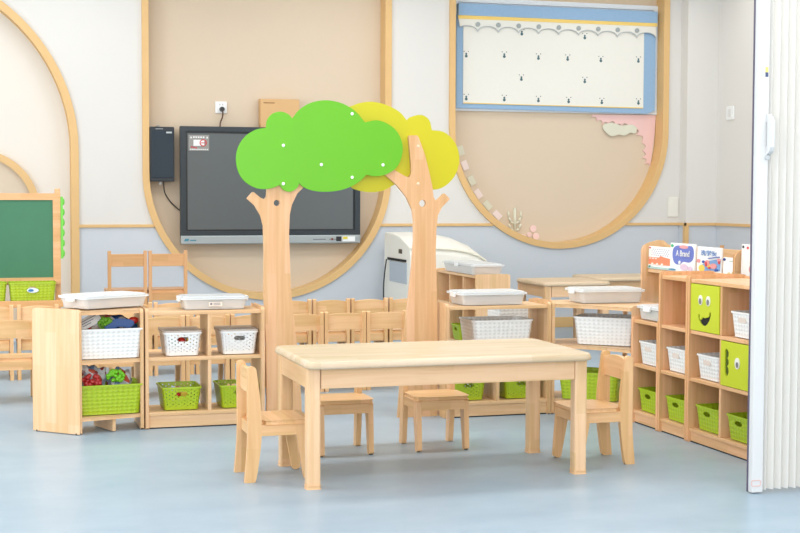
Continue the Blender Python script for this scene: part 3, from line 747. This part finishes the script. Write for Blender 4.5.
yellow_c = [(300, 60), (350, 45), (378, 35), (410, 32), (445, 40), (480, 58), (501, 82), (503, 83), (513, 73), (540, 67), (560, 80), (567, 106), (569, 108), (598, 112), (623, 132), (638, 162), (640, 195), (628, 229), (604, 254), (578, 264), (552, 260),
            (528, 250), (500, 246), (470, 250), (440, 266), (405, 271), (370, 265), (350, 252), (320, 200), (300, 120)]
tr1_l = [(73, 290), (93, 308), (109, 335), (116, 362), (118, 430), (118, 533)]
g1 = thing('tree_partition', 'light wood tree cut-out with a bright green crown, left of the pair', 'tree cut-out', (1.56, YT, 0))
g2 = thing('tree_partition', 'light wood tree cut-out with a yellow crown, right of the pair', 'tree cut-out', (2.28, YT, 0))
def trunk(pts, holec, r, parent):
    # pts already in room x,z
    bm = NB(); prism(bm, pts, 'y', YT, YT+.024, [circle(holec[0], holec[1], r, 16)])
    o = obj('trunk', bm, wood('z', 'x', 'trunk', .045, .7)); o.data.transform(Matrix.Translation(-Vector(parent.location))); o.parent = parent
    return o
Gp = lambda L_: [gx(x, y, YT) for x, y in L_]
t1 = Gp([(73, 290), (74, 287), (86, 273), (90, 272), (108, 287), (118, 291), (124, 285), (126, 262), (126, 215), (150, 200), (210, 200), (236, 222), (230, 252), (206, 276), (192, 305), (186, 332), (184, 385), (186, 440), (189, 533)])
t1 += [xz(297, 345, YT), xz(301.5, 400, YT), (1.651, 0), (1.461, 0), xz(267, 400, YT), xz(266, 345, YT)]
t1 += Gp([(117, 533), (118, 430), (116, 362), (109, 335), (93, 308)])
trunk(t1, gx(151.5, 301, YT), .0165, g1)
t2 = Gp([(503, 126), (506, 121), (524, 121), (529, 125), (546, 172), (558, 220), (566, 258), (569, 284), (574, 294), (581, 292), (595, 277), (599, 276), (612, 289), (611, 293), (592, 312), (581, 334), (577, 370), (575, 440), (578, 533)])
t2 += [xz(437.5, 345, YT), (2.392, 0), (2.172, 0), xz(400.5, 385, YT), xz(404, 345, YT)]
t2 += Gp([(505, 533), (512, 470), (517, 400), (517, 350), (513, 320), (497, 285), (470, 252), (440, 226), (420, 212), (425, 196), (462, 212), (492, 229), (504, 233), (510, 222), (509, 195)])
trunk(t2, gx(540, 302, YT), .019, g2)
gm = plain('crown_green', (100, 182, 18), .38, noise=.04, nscale=4)
ym = plain('crown_yellow', (200, 192, 18), .4, noise=.03, nscale=4)
cut('crown', green_c, YT-.018, .018, gm, g1, k=3, bev=.003)
cut('crown', yellow_c, YT+.024, .018, ym, g2, k=3, bev=.003)
for par, spots in ((g1, [(167, 148), (350, 64), (268, 199), (350, 233), (432, 200), (167, 250)]), (g2, [(528, 150), (528, 250)])):
    for x, y in spots:
        c = gx(x, y, YT); yy = YT-.018 if par is g1 else YT
        bm = NB(); ball(bm, (c[0], yy, c[1]), .0085, 1, .5, 1, 12, 8)
        o = obj('bolt_cap', bm, white if par is g1 else plain('wood_cap', (236, 208, 176), .5), None, smooth=True); o.data.transform(Matrix.Translation(-Vector(par.location))); o.parent = par

# ------------------------------------------------------------------ baskets (local: front faces -y, base at z=0)
def ring(w_, d, r, n=5):
    return rrect(-w_/2, w_/2, -d/2, d/2, r, n)
def make_basket(w_, d, h, mat, rimmat, r=.022, taper=.86, handle=True, label='basket', nz=20, grip=None):
    t = thing('basket', label, 'basket')
    bm = NB(); uvl = bm.loops.layers.uv.new('UVMap')
    base = ring(w_, d, r, 4)
    # densify the long sides for the handle opening
    pts = []
    for i, p in enumerate(base):
        q = base[(i+1) % len(base)]; L_ = math.dist(p, q); k = max(1, int(L_/.006))
        for j in range(k): pts.append((p[0]+(q[0]-p[0])*j/k, p[1]+(q[1]-p[1])*j/k))
    N_ = len(pts); cum = [0]
    for i in range(N_): cum.append(cum[-1]+math.dist(pts[i], pts[(i+1) % N_]))
    rows = []
    for k in range(nz+1):
        f = k/nz; s = taper+(1-taper)*f
        rows.append([bm.verts.new((x*s, y*s, .002+(h-.002)*f)) for x, y in pts])
    hw = min(.032, w_*.16)
    for k in range(nz):
        z = h*(k+.5)/nz
        for i in range(N_):
            j = (i+1) % N_; mx_ = (pts[i][0]+pts[j][0])/2; my = (pts[i][1]+pts[j][1])/2
            onfb = abs(abs(my)-d/2) < .001 and abs(mx_) < hw
            if handle and onfb and .60*h < z < .80*h and not (abs(mx_) > hw*.75 and not (.66*h < z < .76*h)): continue
            f = bm.faces.new((rows[k][i], rows[k][j], rows[k+1][j], rows[k+1][i]))
            for l, (a, b_) in zip(f.loops, ((i, k), (i+1, k), (i+1, k+1), (i, k+1))): l[uvl].uv = (cum[a], h*b_/nz)
    f = bm.faces.new(rows[0][::-1])
    for l in f.loops: l[uvl].uv = (0, 0)
    o = obj('body', bm, mat, t)
    md = o.modifiers.new('thickness', 'SOLIDIFY'); md.thickness = .003; md.offset = -1
    bm = NB()
    def rr(e, z): return [bm.verts.new((x*(1+2*e/w_), y*(1+2*e/d), z)) for x, y in base]
    R = [rr(-.003, h-.008), rr(.004, h-.008), rr(.004, h), rr(-.003, h)]
    for a in range(4):
        for i in range(len(base)):
            j = (i+1) % len(base); bm.faces.new((R[a][i], R[a][j], R[(a+1) % 4][j], R[(a+1) % 4][i]))
    obj('rim', bm, rimmat, t)
    if grip:
        yy = -d/2*(taper+(1-taper)*.70)
        bm = NB(); prism(bm, rrect(-.034, .034, h*.60, h*.80, h*.099, 5), 'y', yy-.003, yy+.002)
        bmesh.ops.rotate(bm, verts=bm.verts, cent=(0, yy, h*.7), matrix=Matrix.Rotation(math.atan2(d/2*(1-taper), h), 3, 'X'))
        obj('grip', bm, grip, t)
    return t
LG, WH = (170, 196, 34), (238, 239, 238)
mg_h, mw_h = basket_mat('lime_punched', LG, 'hex'), basket_mat('white_punched', WH, 'hex')
mg_w, mw_w = basket_mat('lime_woven', LG, 'weave'), basket_mat('white_woven', WH, 'weave')
lr, wr = plain('lime_rim', (166, 194, 42), .35), plain('white_rim', (240, 241, 240), .35)
Z0, Z1, Z2 = .085, .362, .314
# green small in the left shelf and the right shelf
gs = make_basket(.200, .235, .118, mg_h, lr)
for i, (x, y, lab) in enumerate(((1.030, 7.325, 'small lime basket on the bottom shelf of the left shelf unit, left cell'), (1.325, 7.325, 'small lime basket on the bottom shelf, partly behind the left chair'),
        (2.545, 7.245, 'small lime basket on the bottom shelf of the right shelf unit, left cell'), (2.850, 7.245, 'small lime basket bottom right in the right shelf unit, behind the table leg'))):
    place(gs, i, (x, y, Z0), 0, lab, 'small lime baskets')
ws_ = make_basket(.190, .225, .120, mw_h, wr)
for i, (x, lab) in enumerate(((1.035, 'small white punched basket with colourful toys showing in its grip hole'), (1.325, 'small white lidded basket on the middle shelf, nearest the green tree trunk'))):
    place(ws_, i, (x, 7.315, Z1), 0, lab, 'small white baskets in the left shelf')
lidm = clear_mat()
def lid(name, x, y, z, w_, d, lab, col=None):
    bm = NB(); prism(bm, ring(w_, d, .022), 'z', z, z+.008); o = obj(name, bm, col or lidm, bevel=.002)
    o.data.transform(Matrix.Translation((-0, 0, -z))); o.location = (x, y, z); return o
for o in [o for o in C.objects if o.name.startswith('basket') and o.get('group') == 'small white baskets in the left shelf']:
    q = lid('lid', 0, 0, .1215, .198, .233, '', plain('frosted', (236, 226, 216), .4, alpha=.55)); q.parent = o
# cubby baskets
gc = make_basket(.210, .24, .117, mg_w, lr, taper=.9)
wc = make_basket(.200, .24, .118, mw_w, wr, taper=.9, handle=False, grip=plain('grip_beige', (226, 212, 202), .5))
def cub(v, inset=.014): return (CAB+inset+.12, v)
cells = [6.588, 6.287, 5.977, 5.687]
names = ['first', 'second', 'third', 'fourth']
for i, v in enumerate(cells):
    x, y = cub(v); place(gc, i, (x, y, .070), -PI/2, 'lime woven basket in the bottom row of the cubbies, %s from the left' % names[i], 'lime baskets in the cubby bottom row')
for i, v in enumerate(cells[:3]):
    x, y = cub(v); place(wc, i, (x, y, Z2), -PI/2, 'white woven basket in the middle row of the cubbies, %s from the left' % names[i], 'white baskets in the cubbies')
x, y = cub(5.665); place(wc, 1, (x, y, .542), -PI/2, 'white woven basket in the top row beside the smiling lime door', 'white baskets in the cubbies')
# big baskets
bw = make_basket(.345, .25, .150, mw_w, wr, .03, .9, False, 'large white woven basket with printed toy bags, in the angled left shelf')
bw.location = (.652, 7.282, .364); bw.rotation_euler = (0, 0, .10)
bg = make_basket(.335, .25, .150, mg_w, lr, .03, .9, False, 'large lime woven basket with toy fruit bags, bottom of the angled left shelf')
bg.location = (.655, 7.282, .085); bg.rotation_euler = (0, 0, .10)
bw2 = copy_tree(bw); bw2.location = (2.745, 7.262, .362); bw2.rotation_euler = (0, 0, 0); bw2['label'] = 'large greyish white woven basket in the right shelf unit behind the table'
bw3 = copy_tree(bw); bw3.location = (3.325, 7.045, .380); bw3.rotation_euler = (0, 0, -.72); bw3['label'] = 'large white woven basket on the middle board of the diagonal corner unit'
bg2 = copy_tree(bg); bg2.location = (3.24, 7.06, .085); bg2.rotation_euler = (0, 0, -.72); bg2['label'] = 'large lime woven basket at the bottom of the diagonal corner unit'
for o in (bg, bg2): o.scale = (1, 1, 1.0)
bin_ = make_basket(.24, .2, .56, mw_w, wr, .02, .9, False, 'tall white bin standing on the floor behind the right shelf unit', 16)
bin_.name = 'storage_bin'; bin_['category'] = 'bin'; bin_.location = (2.98, 7.62, 0)

# bags and toys in the big baskets
bag_a = print_mat('toy_bag_print', [(214, 208, 200), (180, 150, 120), (44, 84, 150), (200, 60, 50), (120, 180, 60), (232, 232, 230), (60, 110, 170), (150, 130, 110)], 26)
bag_b = print_mat('clear_bag_print', [(206, 210, 214), (150, 60, 60), (196, 204, 214), (120, 150, 190), (222, 224, 228), (196, 90, 70), (210, 214, 216), (150, 160, 180)], 30)
def bag(name, loc_, w_, d, h, mat, label, rot=(0, 0, 0), seed=1):
    rnd = random.Random(seed); bm = NB()
    bmesh.ops.create_icosphere(bm, subdivisions=4, radius=1)
    ph = [rnd.uniform(0, 6) for _ in range(6)]
    for v in bm.verts:
        x, y, z = v.co
        q = 1+.12*math.sin(5*x+ph[0])*math.sin(4*z+ph[1])+.07*math.sin(11*x+ph[2]+3*z)+.06*math.sin(13*z+ph[3]+5*x)
        v.co = Vector((math.copysign(abs(x)**.75, x)*w_/2*q, y*d/2*q, math.copysign(abs(z)**.8, z)*h/2*q))
    o = obj(name, bm, mat, smooth=True); o.location = loc_; o.rotation_euler = rot; return tag(o, label, 'toy bag', 'bags of toys')
bag('toy_bag', (.69, 7.315, .485), .27, .11, .17, bag_a, 'shiny printed bag of blue and green toys in the large white basket', (.1, .05, .1), 3)
bm = NB(); box(bm, -.055, .055, -.003, .003, -.028, .028); o = obj('paper_slip', bm, plain('paper_white', (240, 240, 240), .4)); o.location = (.577, 7.235, .548); o.rotation_euler = (-.5, -.45, .2); tag(o, 'white printed slip leaning on the toy bags at the left', 'paper')
bm = NB()
for k in range(3): box(bm, -.045, .04-.02*k, -.0045, -.003, .012-.012*k, .015-.012*k)
q_ = obj('print', bm, plain('grey_print', (120, 124, 140), .6)); q_.parent = o
bag('toy_bag', (.585, 7.275, .225), .15, .12, .20, bag_b, 'clear printed bag of red toy cherries in the large lime basket', (.1, .1, .1), 5)
bag('toy_bag', (.722, 7.29, .215), .13, .11, .18, bag_b, 'clear printed bag holding the green toy grapes in the large lime basket', (.0, .2, .1), 8)
def cluster(name, c, n, r, sx, sy, sz, mat, label, seed):
    rnd = random.Random(seed); bm = NB()
    for _ in range(n):
        a, b_ = rnd.uniform(-1, 1), rnd.uniform(-1, 1)
        if a*a+b_*b_ > 1: continue
        ball(bm, (a*sx, rnd.uniform(-1, 0)*sy, b_*sz), r, u=10, v=7)
    o = obj(name, bm, mat, smooth=True); o.location = c; return tag(o, label, 'toy fruit')
cluster('toy_grapes', (.700, 7.215, .272), 55, .010, .042, .012, .030, plain('grape_green', (120, 200, 40), .25), 'bunch of bright green toy grapes above the large lime basket', 2)
cluster('toy_cherries', (.575, 7.185, .255), 40, .012, .045, .012, .030, plain('cherry_red', (176, 44, 44), .25), 'heap of dark red toy cherries above the large lime basket', 4)
cluster('toy_leaves', (.650, 7.232, .545), 24, .010, .030, .012, .020, plain('leaf_green', (110, 170, 40), .3), 'bunch of green toy grapes on top of the large white basket', 6)
bm = NB(); ball(bm, (0, 0, 0), .02, 1.3, .7, .9); o = obj('toy_tomato', bm, plain('toy_red', (206, 50, 40), .25), smooth=True); o.location = (.795, 7.265, .545); tag(o, 'red toy at the right end of the large white basket', 'toy fruit')
bm = NB(); prism(bm, smooth_pts([(-.07, -.01), (-.03, .02), (.02, .026), (.07, .012), (.05, -.014), (0, -.006), (-.04, -.02)], 3), 'y', -.01, .01)
o = obj('toy_fish', bm, plain('toy_blue', (40, 84, 150), .3), bevel=.004); o.location = (.72, 7.235, .528); tag(o, 'dark blue flat toy lying across the large white basket', 'toy')
# small toys inside the small baskets
rt = random.Random(9)
cols = [plain('toy_green_b', (40, 150, 80), .4), plain('toy_red', (206, 50, 40), .25), plain('toy_yellow', (232, 196, 60), .4), plain('toy_brown', (110, 60, 40), .5), white]
def fill(cx, cy, z, w_, d, n, what, r=.022):
    for k in range(n):
        bm = NB()
        a = cx-w_/2+w_*(k+.5)/n
        if k % 2: ball(bm, (0, 0, 0), r, 1, 1, .9, 10, 7)
        else: box(bm, -r*.8, r*.8, -r*.9, r*.9, -r, r*.8)
        o = obj('toy_piece', bm, cols[k % 5], bevel=0 if k % 2 else .003, smooth=bool(k % 2)); o.location = (a, cy, z+r)
        tag(o, '%s toy piece inside the %s' % (('green', 'red', 'yellow', 'brown', 'white')[k % 5], what), 'toy', 'toys in small baskets')
fill(1.035, 7.255, Z1+.05, .13, .1, 3, 'small white punched basket')
fill(1.030, 7.275, Z0+.045, .15, .1, 4, 'small lime basket in the left shelf')

# ------------------------------------------------------------------ lidded clear boxes
cont = plain('wood_blocks', (224, 196, 172), .7, noise=.12, nscale=30)
clp = plain('clip_white', (244, 246, 247), .3)
frost = plain('frosted_box', (246, 246, 244), .3, alpha=.48)
lidf = plain('frosted_lid', (240, 243, 244), .25, alpha=.8)
def make_clear(w_, d, h, label, hue=None):
    t = thing('storage_box', label, 'storage box')
    bm = NB(); base = ring(w_-.02, d-.02, .02, 4); s0 = .92
    lo = [bm.verts.new((x*s0, y*s0, .001)) for x, y in base]; hi = [bm.verts.new((x, y, h-.014)) for x, y in base]
    for i in range(len(base)):
        j = (i+1) % len(base); bm.faces.new((lo[i], lo[j], hi[j], hi[i]))
    bm.faces.new(lo[::-1]); o = obj('body', bm, frost, t); md = o.modifiers.new('thickness', 'SOLIDIFY'); md.thickness = .002
    bm = NB(); prism(bm, ring(w_, d, .024, 4), 'z', h-.016, h-.006); prism(bm, ring(w_-.03, d-.03, .02, 4), 'z', h-.006, h); obj('lid', bm, lidf, t, bevel=.002)
    for s in (-1, 1):
        bm = NB(); box(bm, s*(w_/2)-.006, s*(w_/2)+.006, -.035, .035, h-.030, h-.004); obj('clip', bm, clp, t, bevel=.003)
    return t
def blocks(loc_, w_, d, h, label, mat=None, seed=1, rz=0):
    rnd = random.Random(seed); bm = NB()
    for _ in range(60):
        x, y, z = rnd.uniform(-w_/2, w_/2), rnd.uniform(-d/2, d/2), rnd.uniform(0.012, h)
        s = rnd.uniform(.010, .018); b2 = NB(); box(b2, -s, s, -s, s, -s*.6, s*.6)
        M = Matrix.Translation((x, y, z)) @ Euler((rnd.uniform(-.4, .4), rnd.uniform(-.4, .4), rnd.uniform(0, 3))).to_matrix().to_4x4()
        bmesh.ops.transform(b2, matrix=M, verts=b2.verts)
        me = bpy.data.meshes.new('t'); b2.to_mesh(me); bm.from_mesh(me); bpy.data.meshes.remove(me); b2.free()
    o = obj('toy_blocks', bm, mat or cont); o.location = loc_; o.rotation_euler = (0, 0, rz); return tag(o, label, 'toy blocks', None, 'stuff')
for (w_, d, h, x, y, z, rz, lab, blk, m_, sd) in (
        (.395, .25, .066, .655, 7.330, .613, .50, 'clear lidded box of pinkish blocks on top of the angled left shelf unit', 'loose pinkish blocks inside the clear box on the angled unit', plain('pinkish_blocks', (236, 208, 196), .7, noise=.2, nscale=60), 1),
        (.350, .21, .068, 1.205, 7.325, .594, 0, 'lidded box with a small printed label on top of the left shelf unit', 'loose beige blocks inside the labelled box', plain('beige_blocks', (246, 222, 194), .7), 2),
        (.385, .25, .072, 2.685, 7.245, .594, 0, 'clear lidded box on top of the right shelf unit, behind the table', 'loose pale pieces in the clear box on the right shelf unit', plain('pale_blocks', (240, 214, 204), .7, noise=.1, nscale=40), 3),
        (.385, .25, .078, 3.345, 7.165, .598, -.05, 'clear lidded box on top of the diagonal corner unit', 'loose brownish pieces in the clear box on the corner unit', plain('brown_pieces', (228, 210, 198), .7, noise=.15, nscale=50), 4),
        (.24, .26, .074, 3.437, 6.598, .544, 0, 'small clear lidded box on top of the low cubby', 'pale green and white pieces inside the small clear box', plain('mint_pieces', (190, 220, 180), .6, noise=.1, nscale=20), 5)):
    t = make_clear(w_, d, h, lab); t.location = (x, y, z); t.rotation_euler = (0, 0, rz)
    if 'small printed' in lab:
        bm = NB(); box(bm, -.035, .035, -.002, 0, -.012, .010); o = obj('label_plate', bm, plain('label_cream', (238, 226, 212), .5), t); o.location = (0, -d/2+.007, h*.42)
        bm = NB(); cyl(bm, (-.022, -.003, 0), (-.022, -.001, 0), .006, 10)
        for k in range(2): box(bm, -.010, .025, -.003, -.0015, .002-.008*k, .005-.008*k)
        q = obj('print', bm, plain('grey_print', (120, 124, 140), .6), o)
    blocks((x, y, z+.002), w_-.09, d-.09, h-.035, blk, m_, sd, rz)

# ------------------------------------------------------------------ far shelf, book rack
shelf_unit('far low wooden shelf unit seen end-on between the yellow tree and the far tables', (3.515, 10.62, 0), -PI/2, .92, .26, .60, LV2, [(.30, .083, .342), (.30, .36, .574), (.61, .083, .342), (.61, .36, .574)], back=True)
t = make_clear(.26, .70, .080, 'clear lidded box on top of the far shelf unit'); t.location = (3.640, 10.13, .594)
place(gs, 1, (3.63, 10.16, Z0), -PI/2, 'small lime basket in the far shelf unit, just right of the yellow tree trunk', 'small lime baskets')
rk = thing('book_rack', 'light wooden book rack with rounded side panels behind the cubbies', 'book rack', (3.70, 7.43, 0), -PI/2)
def side(x):
    bm = NB(); prism(bm, [(0, .004), (.15, .004), (.15, .90), (.125, .918), (.10, .92), (.04, .905), (.01, .89), (.0, .87)], 'x', x, x+.02); obj('side_panel', bm, wood('z', 'y', 'pine'), rk, bevel=.006)
side(0); side(1.03)
for (y0, z0) in ((.03, .763), (.03, .40)):
    bm = NB(); box(bm, .02, 1.03, y0, y0+.07, z0-.02, z0); obj('ledge', bm, wood('x', 'y', 'pine'), rk, bevel=.002)
bm = NB(); prism(bm, [(.105, .60), (.120, .60), (.145, .900), (.130, .900)], 'x', .02, 1.03); obj('back_panel', bm, wood('x', 'z', 'pine'), rk)
bm = NB(); box(bm, .02, 1.03, .02, .14, .06, .08); obj('base_board', bm, wood('x', 'y', 'pine'), rk)
def P2(c): return plain('ink_%d_%d_%d' % c, c, .5)
def book(label, x0, w_, z0, h, y0=.045, art=()):
    """picture book facing the room; art = (name, colour, outline in 0..1 cover space)"""
    t = thing('picture_book', label, 'book', (0, 0, 0), -PI/2, None)
    lx, ly = x0, y0
    t.location = (3.70+ly, 7.43-lx, z0)
    bm = NB(); box(bm, 0, w_, 0, .010, 0, h); obj('cover', bm, plain('cover_white', (242, 243, 242), .4), t, bevel=.001)
    art = [(nm, col, [sh_]) for nm, col, shapes in art for sh_ in ([shapes] if nm in ('dots', 'wheels', 'red_bits', 'blue_bits', 'gold_shapes', 'green_line') else shapes)]
    art = [(nm, col, sh_[0] if isinstance(sh_[0][0][0], (tuple, list)) else sh_) for nm, col, sh_ in art]
    for k, (nm, col, shapes) in enumerate(art):
        bm = NB()
        for sh in shapes: prism(bm, [(a*w_, b_*h) for a, b_ in sh], 'y', -.0012-.0008*k, 0)
        obj(nm, bm, P2(col), t)
    t.matrix_basis = Matrix.Translation(t.location) @ Matrix.Rotation(-PI/2, 4, 'Z') @ Matrix.Rotation(-.03, 4, 'X')
    return t
asp = 1.0
E_ = lambda cx, cy, r, r2=None, n=14: circle(cx, cy, r, n, r2 or r)
R_ = lambda a, b_, c, d: [(a, b_), (c, b_), (c, d), (a, d)]
b1 = book('picture book with navy dots above an orange bus, leftmost in the rack', .022, .270, .765, .128, .03, [
    ('dots', (110, 124, 160), [E_(.16+.10*i+(.05 if j % 2 else 0), .62+.085*j, .018, .022, 8) for i in range(8) for j in range(4)]),
    ('bus', (238, 140, 104), [[(.02, .20), (.98, .20), (.98, .50), (.70, .55), (.55, .60), (.50, .52), (.02, .52)]]),
    ('wheels', (244, 226, 214), [E_(.2, .22, .05, .06), E_(.42, .22, .05, .06), E_(.64, .22, .05, .06)]+[R_(.06+.13*i, .44, .14+.13*i, .49) for i in range(3)]),
    ('road', (176, 206, 200), [R_(0, .02, 1, .10)]), ('round_mark', (200, 60, 80), [E_(.07, .93, .03, .035)]), ('green_mark', (30, 130, 100), [E_(.09, .10, .035, .04)])])
b2 = book('picture book with a large blue blob and white lettering, second in the rack', .300, .280, .765, .156, .022, [
    ('blob', (106, 122, 196), [smooth_pts([(.14, .82), (.30, .92), (.60, .90), (.85, .93), (.95, .78), (.94, .50), (.80, .36), (.55, .36), (.42, .26), (.22, .28), (.12, .45), (.10, .65)], 4)]),
    ('cloud', (236, 160, 160), [E_(.55, .88, .18, .06)]), ('green_mark', (60, 180, 130), [E_(.08, .90, .05, .055)]),
    ('figures', (220, 196, 216), [E_(.60, .18, .16, .11), E_(.85, .14, .08, .09)]), ('water', (80, 140, 170), [E_(.12, .06, .14, .035)]), ('moon', (246, 246, 246), [E_(.42, .33, .035, .06)])])
text('lettering', 'A Brand', .046, white, Matrix.Translation((.152, -.0048, .100)) @ RXF, b2)
b3 = book('picture book with three blue characters above a crowd of colourful figures', .590, .255, .765, .146, .03, [
    ('boat', (120, 160, 206), [[(.10, .12), (.60, .10), (.98, .18), (.98, .62), (.55, .52), (.20, .34)]]),
    ('yellow_figure', (236, 206, 90), [E_(.22, .22, .13, .13), E_(.5, .34, .07, .08)]), ('pink_figure', (226, 150, 150), [E_(.08, .48, .07, .07), E_(.45, .42, .10, .11), E_(.72, .33, .13, .10), E_(.93, .56, .06, .06)]),
    ('red_bits', (206, 70, 70), [E_(.42, .38, .04, .09), E_(.56, .26, .05, .04), E_(.95, .48, .03, .06)]), ('blue_bits', (60, 90, 170), [E_(.30, .46, .04, .05), E_(.85, .20, .06, .04), [(.50, .58), (.95, .66), (.95, .69), (.50, .61)]])])
text('lettering', '洗学安', .030, P2((84, 130, 190)), Matrix.Translation((.130, -.0048, .112)) @ Matrix.Diagonal((1.9, 1, 1, 1)) @ RXF, b3)
b4 = book('low white picture book with gold shapes along its foot, fourth in the rack', .850, .180, .765, .100, .04, [
    ('gold_shapes', (226, 200, 140), [E_(.35, .14, .10, .10), E_(.62, .20, .12, .12), E_(.85, .14, .09, .10)]), ('green_line', (150, 180, 150), [R_(.0, .04, .9, .07), R_(.35, .80, .8, .83)]), ('navy_dot', (50, 70, 140), [E_(.07, .88, .07, .07)])])
b5 = book('white picture book with a black and a red dot beside the folding door', 1.062, .20, .765, .175, .02, [
    ('black_dot', (50, 60, 70), [E_(.08, .92, .05, .04)]), ('red_dot', (220, 90, 100), [E_(.30, .90, .05, .04)]), ('figures', (220, 150, 150), [E_(.6, .3, .2, .15)])])
# the last book has its own small stand on the far side of the rack
bm = NB(); box(bm, 1.052, 1.30, .02, .08, .745, .763); obj('ledge', bm, wood('x', 'y', 'pine'), rk)
bm = NB(); box(bm, 1.052, 1.30, .09, .105, .644, .90); obj('back_panel', bm, wood('x', 'z', 'pine'), rk)

# ------------------------------------------------------------------ easel at the far left
ez = thing('chalkboard_easel', 'wooden easel with a dark green chalkboard at the left edge', 'chalkboard', (.14, 9.95, 0))
wz = lambda a, b_: wood(a, b_, 'deep')
bm = NB(); prism(bm, [(-.47, .565), (.462, .565), (.462, 1.182), (-.47, 1.182)], 'y', -.012, .014, [[(-.42, .612), (.412, .612), (.412, 1.137), (-.42, 1.137)]]); obj('frame', bm, wz('x', 'z'), ez)
bm = NB(); box(bm, -.425, .417, -.004, .010, .607, 1.142); obj('board', bm, plain('chalk_green', (76, 126, 98), .75, .2, noise=.1, nscale=6), ez)
for s in (-.44, .445):
    bm = NB(); box(bm, s-.018, s+.018, .016, .050, 0, 1.215); obj('leg', bm, wz('z', 'y'), ez, bevel=.006)
    bm = NB(); prism(bm, [(.05, .9), (.075, .9), (.33, 0), (.30, 0)], 'x', s-.012, s+.012); obj('rear_leg', bm, wz('z', 'y'), ez, bevel=.004)
bm = NB(); box(bm, -.46, .46, -.26, .016, .440, .456); box(bm, -.46, .46, -.272, -.258, .430, .475); obj('tray', bm, wz('x', 'y'), ez, bevel=.003)
bm = NB(); box(bm, .463, .478, -.02, .030, .74, 1.16)
for k in range(6): ball(bm, (.480, -.004, .775+.07*k), .016, .7, 1, 1.5, 10, 8)
o = obj('bead_strip', bm, plain('bead_green', (110, 200, 70), .4), ez, smooth=False); o['label'] = 'bright green scalloped strip'
eb = make_basket(.30, .22, .135, mg_w, lr, .025, .92, True, '')
for i, (x, lab) in enumerate(((.405, 'lime basket on the easel tray, right one with a blue sticker'), (.090, 'lime basket on the easel tray, cut off at the left edge'))):
    q = place(eb, i, (x, 9.815, .457), 0, lab, 'lime baskets on the easel tray')
    bm = NB(); prism(bm, circle(.0, .085, .038, 16, .016), 'y', -.118, -.112); o = obj('sticker', bm, plain('sticker_white', (220, 232, 236), .5), q)
    bm = NB(); prism(bm, circle(-.012, .085, .018, 12, .009), 'y', -.120, -.117); p_ = obj('blue_print', bm, plain('sticker_blue', (50, 120, 180), .5), o)

# ------------------------------------------------------------------ white moulded console behind the yellow tree
cs = thing('teaching_console', 'white moulded console with sloping curved top behind the yellow tree trunk', 'console', (3.37, 10.85, 0))
cw = plain('console_white', (236, 236, 228), .4)
bm = NB()
prof = [(0, 0), (0, .70), (.02, .755), (.12, .79), (.30, .835), (.50, .858), (.72, .862), (.74, .84), (.74, 0)]
secs = [(0, 1), (.22, 1), (.38, .985), (.50, .955), (.59, .91), (.64, .865), (.66, .80)]
grid = [[bm.verts.new((x, y, z*(s if z > .5 else 1))) for y, z in prof] for x, s in secs]
for a, b_ in zip(grid, grid[1:]):
    for i in range(len(prof)):
        j = (i+1) % len(prof); bm.faces.new((a[i], b_[i], b_[j], a[j]))
bm.faces.new(grid[0]); bm.faces.new(grid[-1][::-1]); obj('body', bm, cw, cs, bevel=.012)
bm = NB()
for a, (x, s) in enumerate(secs[:-1]):
    x2, s2 = secs[a+1]
    A = Vector((x, .0, .748*s)); B = Vector((x2, .0, .748*s2)); cyl(bm, A, B, .010, 8)
obj('lid_edge', bm, plain('console_trim', (226, 224, 208), .4), cs)
bm = NB(); box(bm, -.008, .002, .10, .62, .635, .655); obj('slot', bm, dark, cs)
bm = NB(); box(bm, -.006, .002, .08, .56, .46, .63); obj('recess_panel', bm, plain('recess_grey', (176, 188, 200), .5), cs)
bm = NB(); box(bm, -.006, .002, .22, .30, .70, .735); obj('socket', bm, plain('socket_dark', (70, 60, 46), .5), cs)
bm = NB(); box(bm, .50, .60, -.006, .002, .60, .612); obj('front_slot', bm, dark, cs)
o = tube('cable', [(-.02, .60, .64), (-.03, .61, .56), (-.025, .66, .45), (-.03, .66, .34), (-.03, .64, .2)], .006, black, cs)
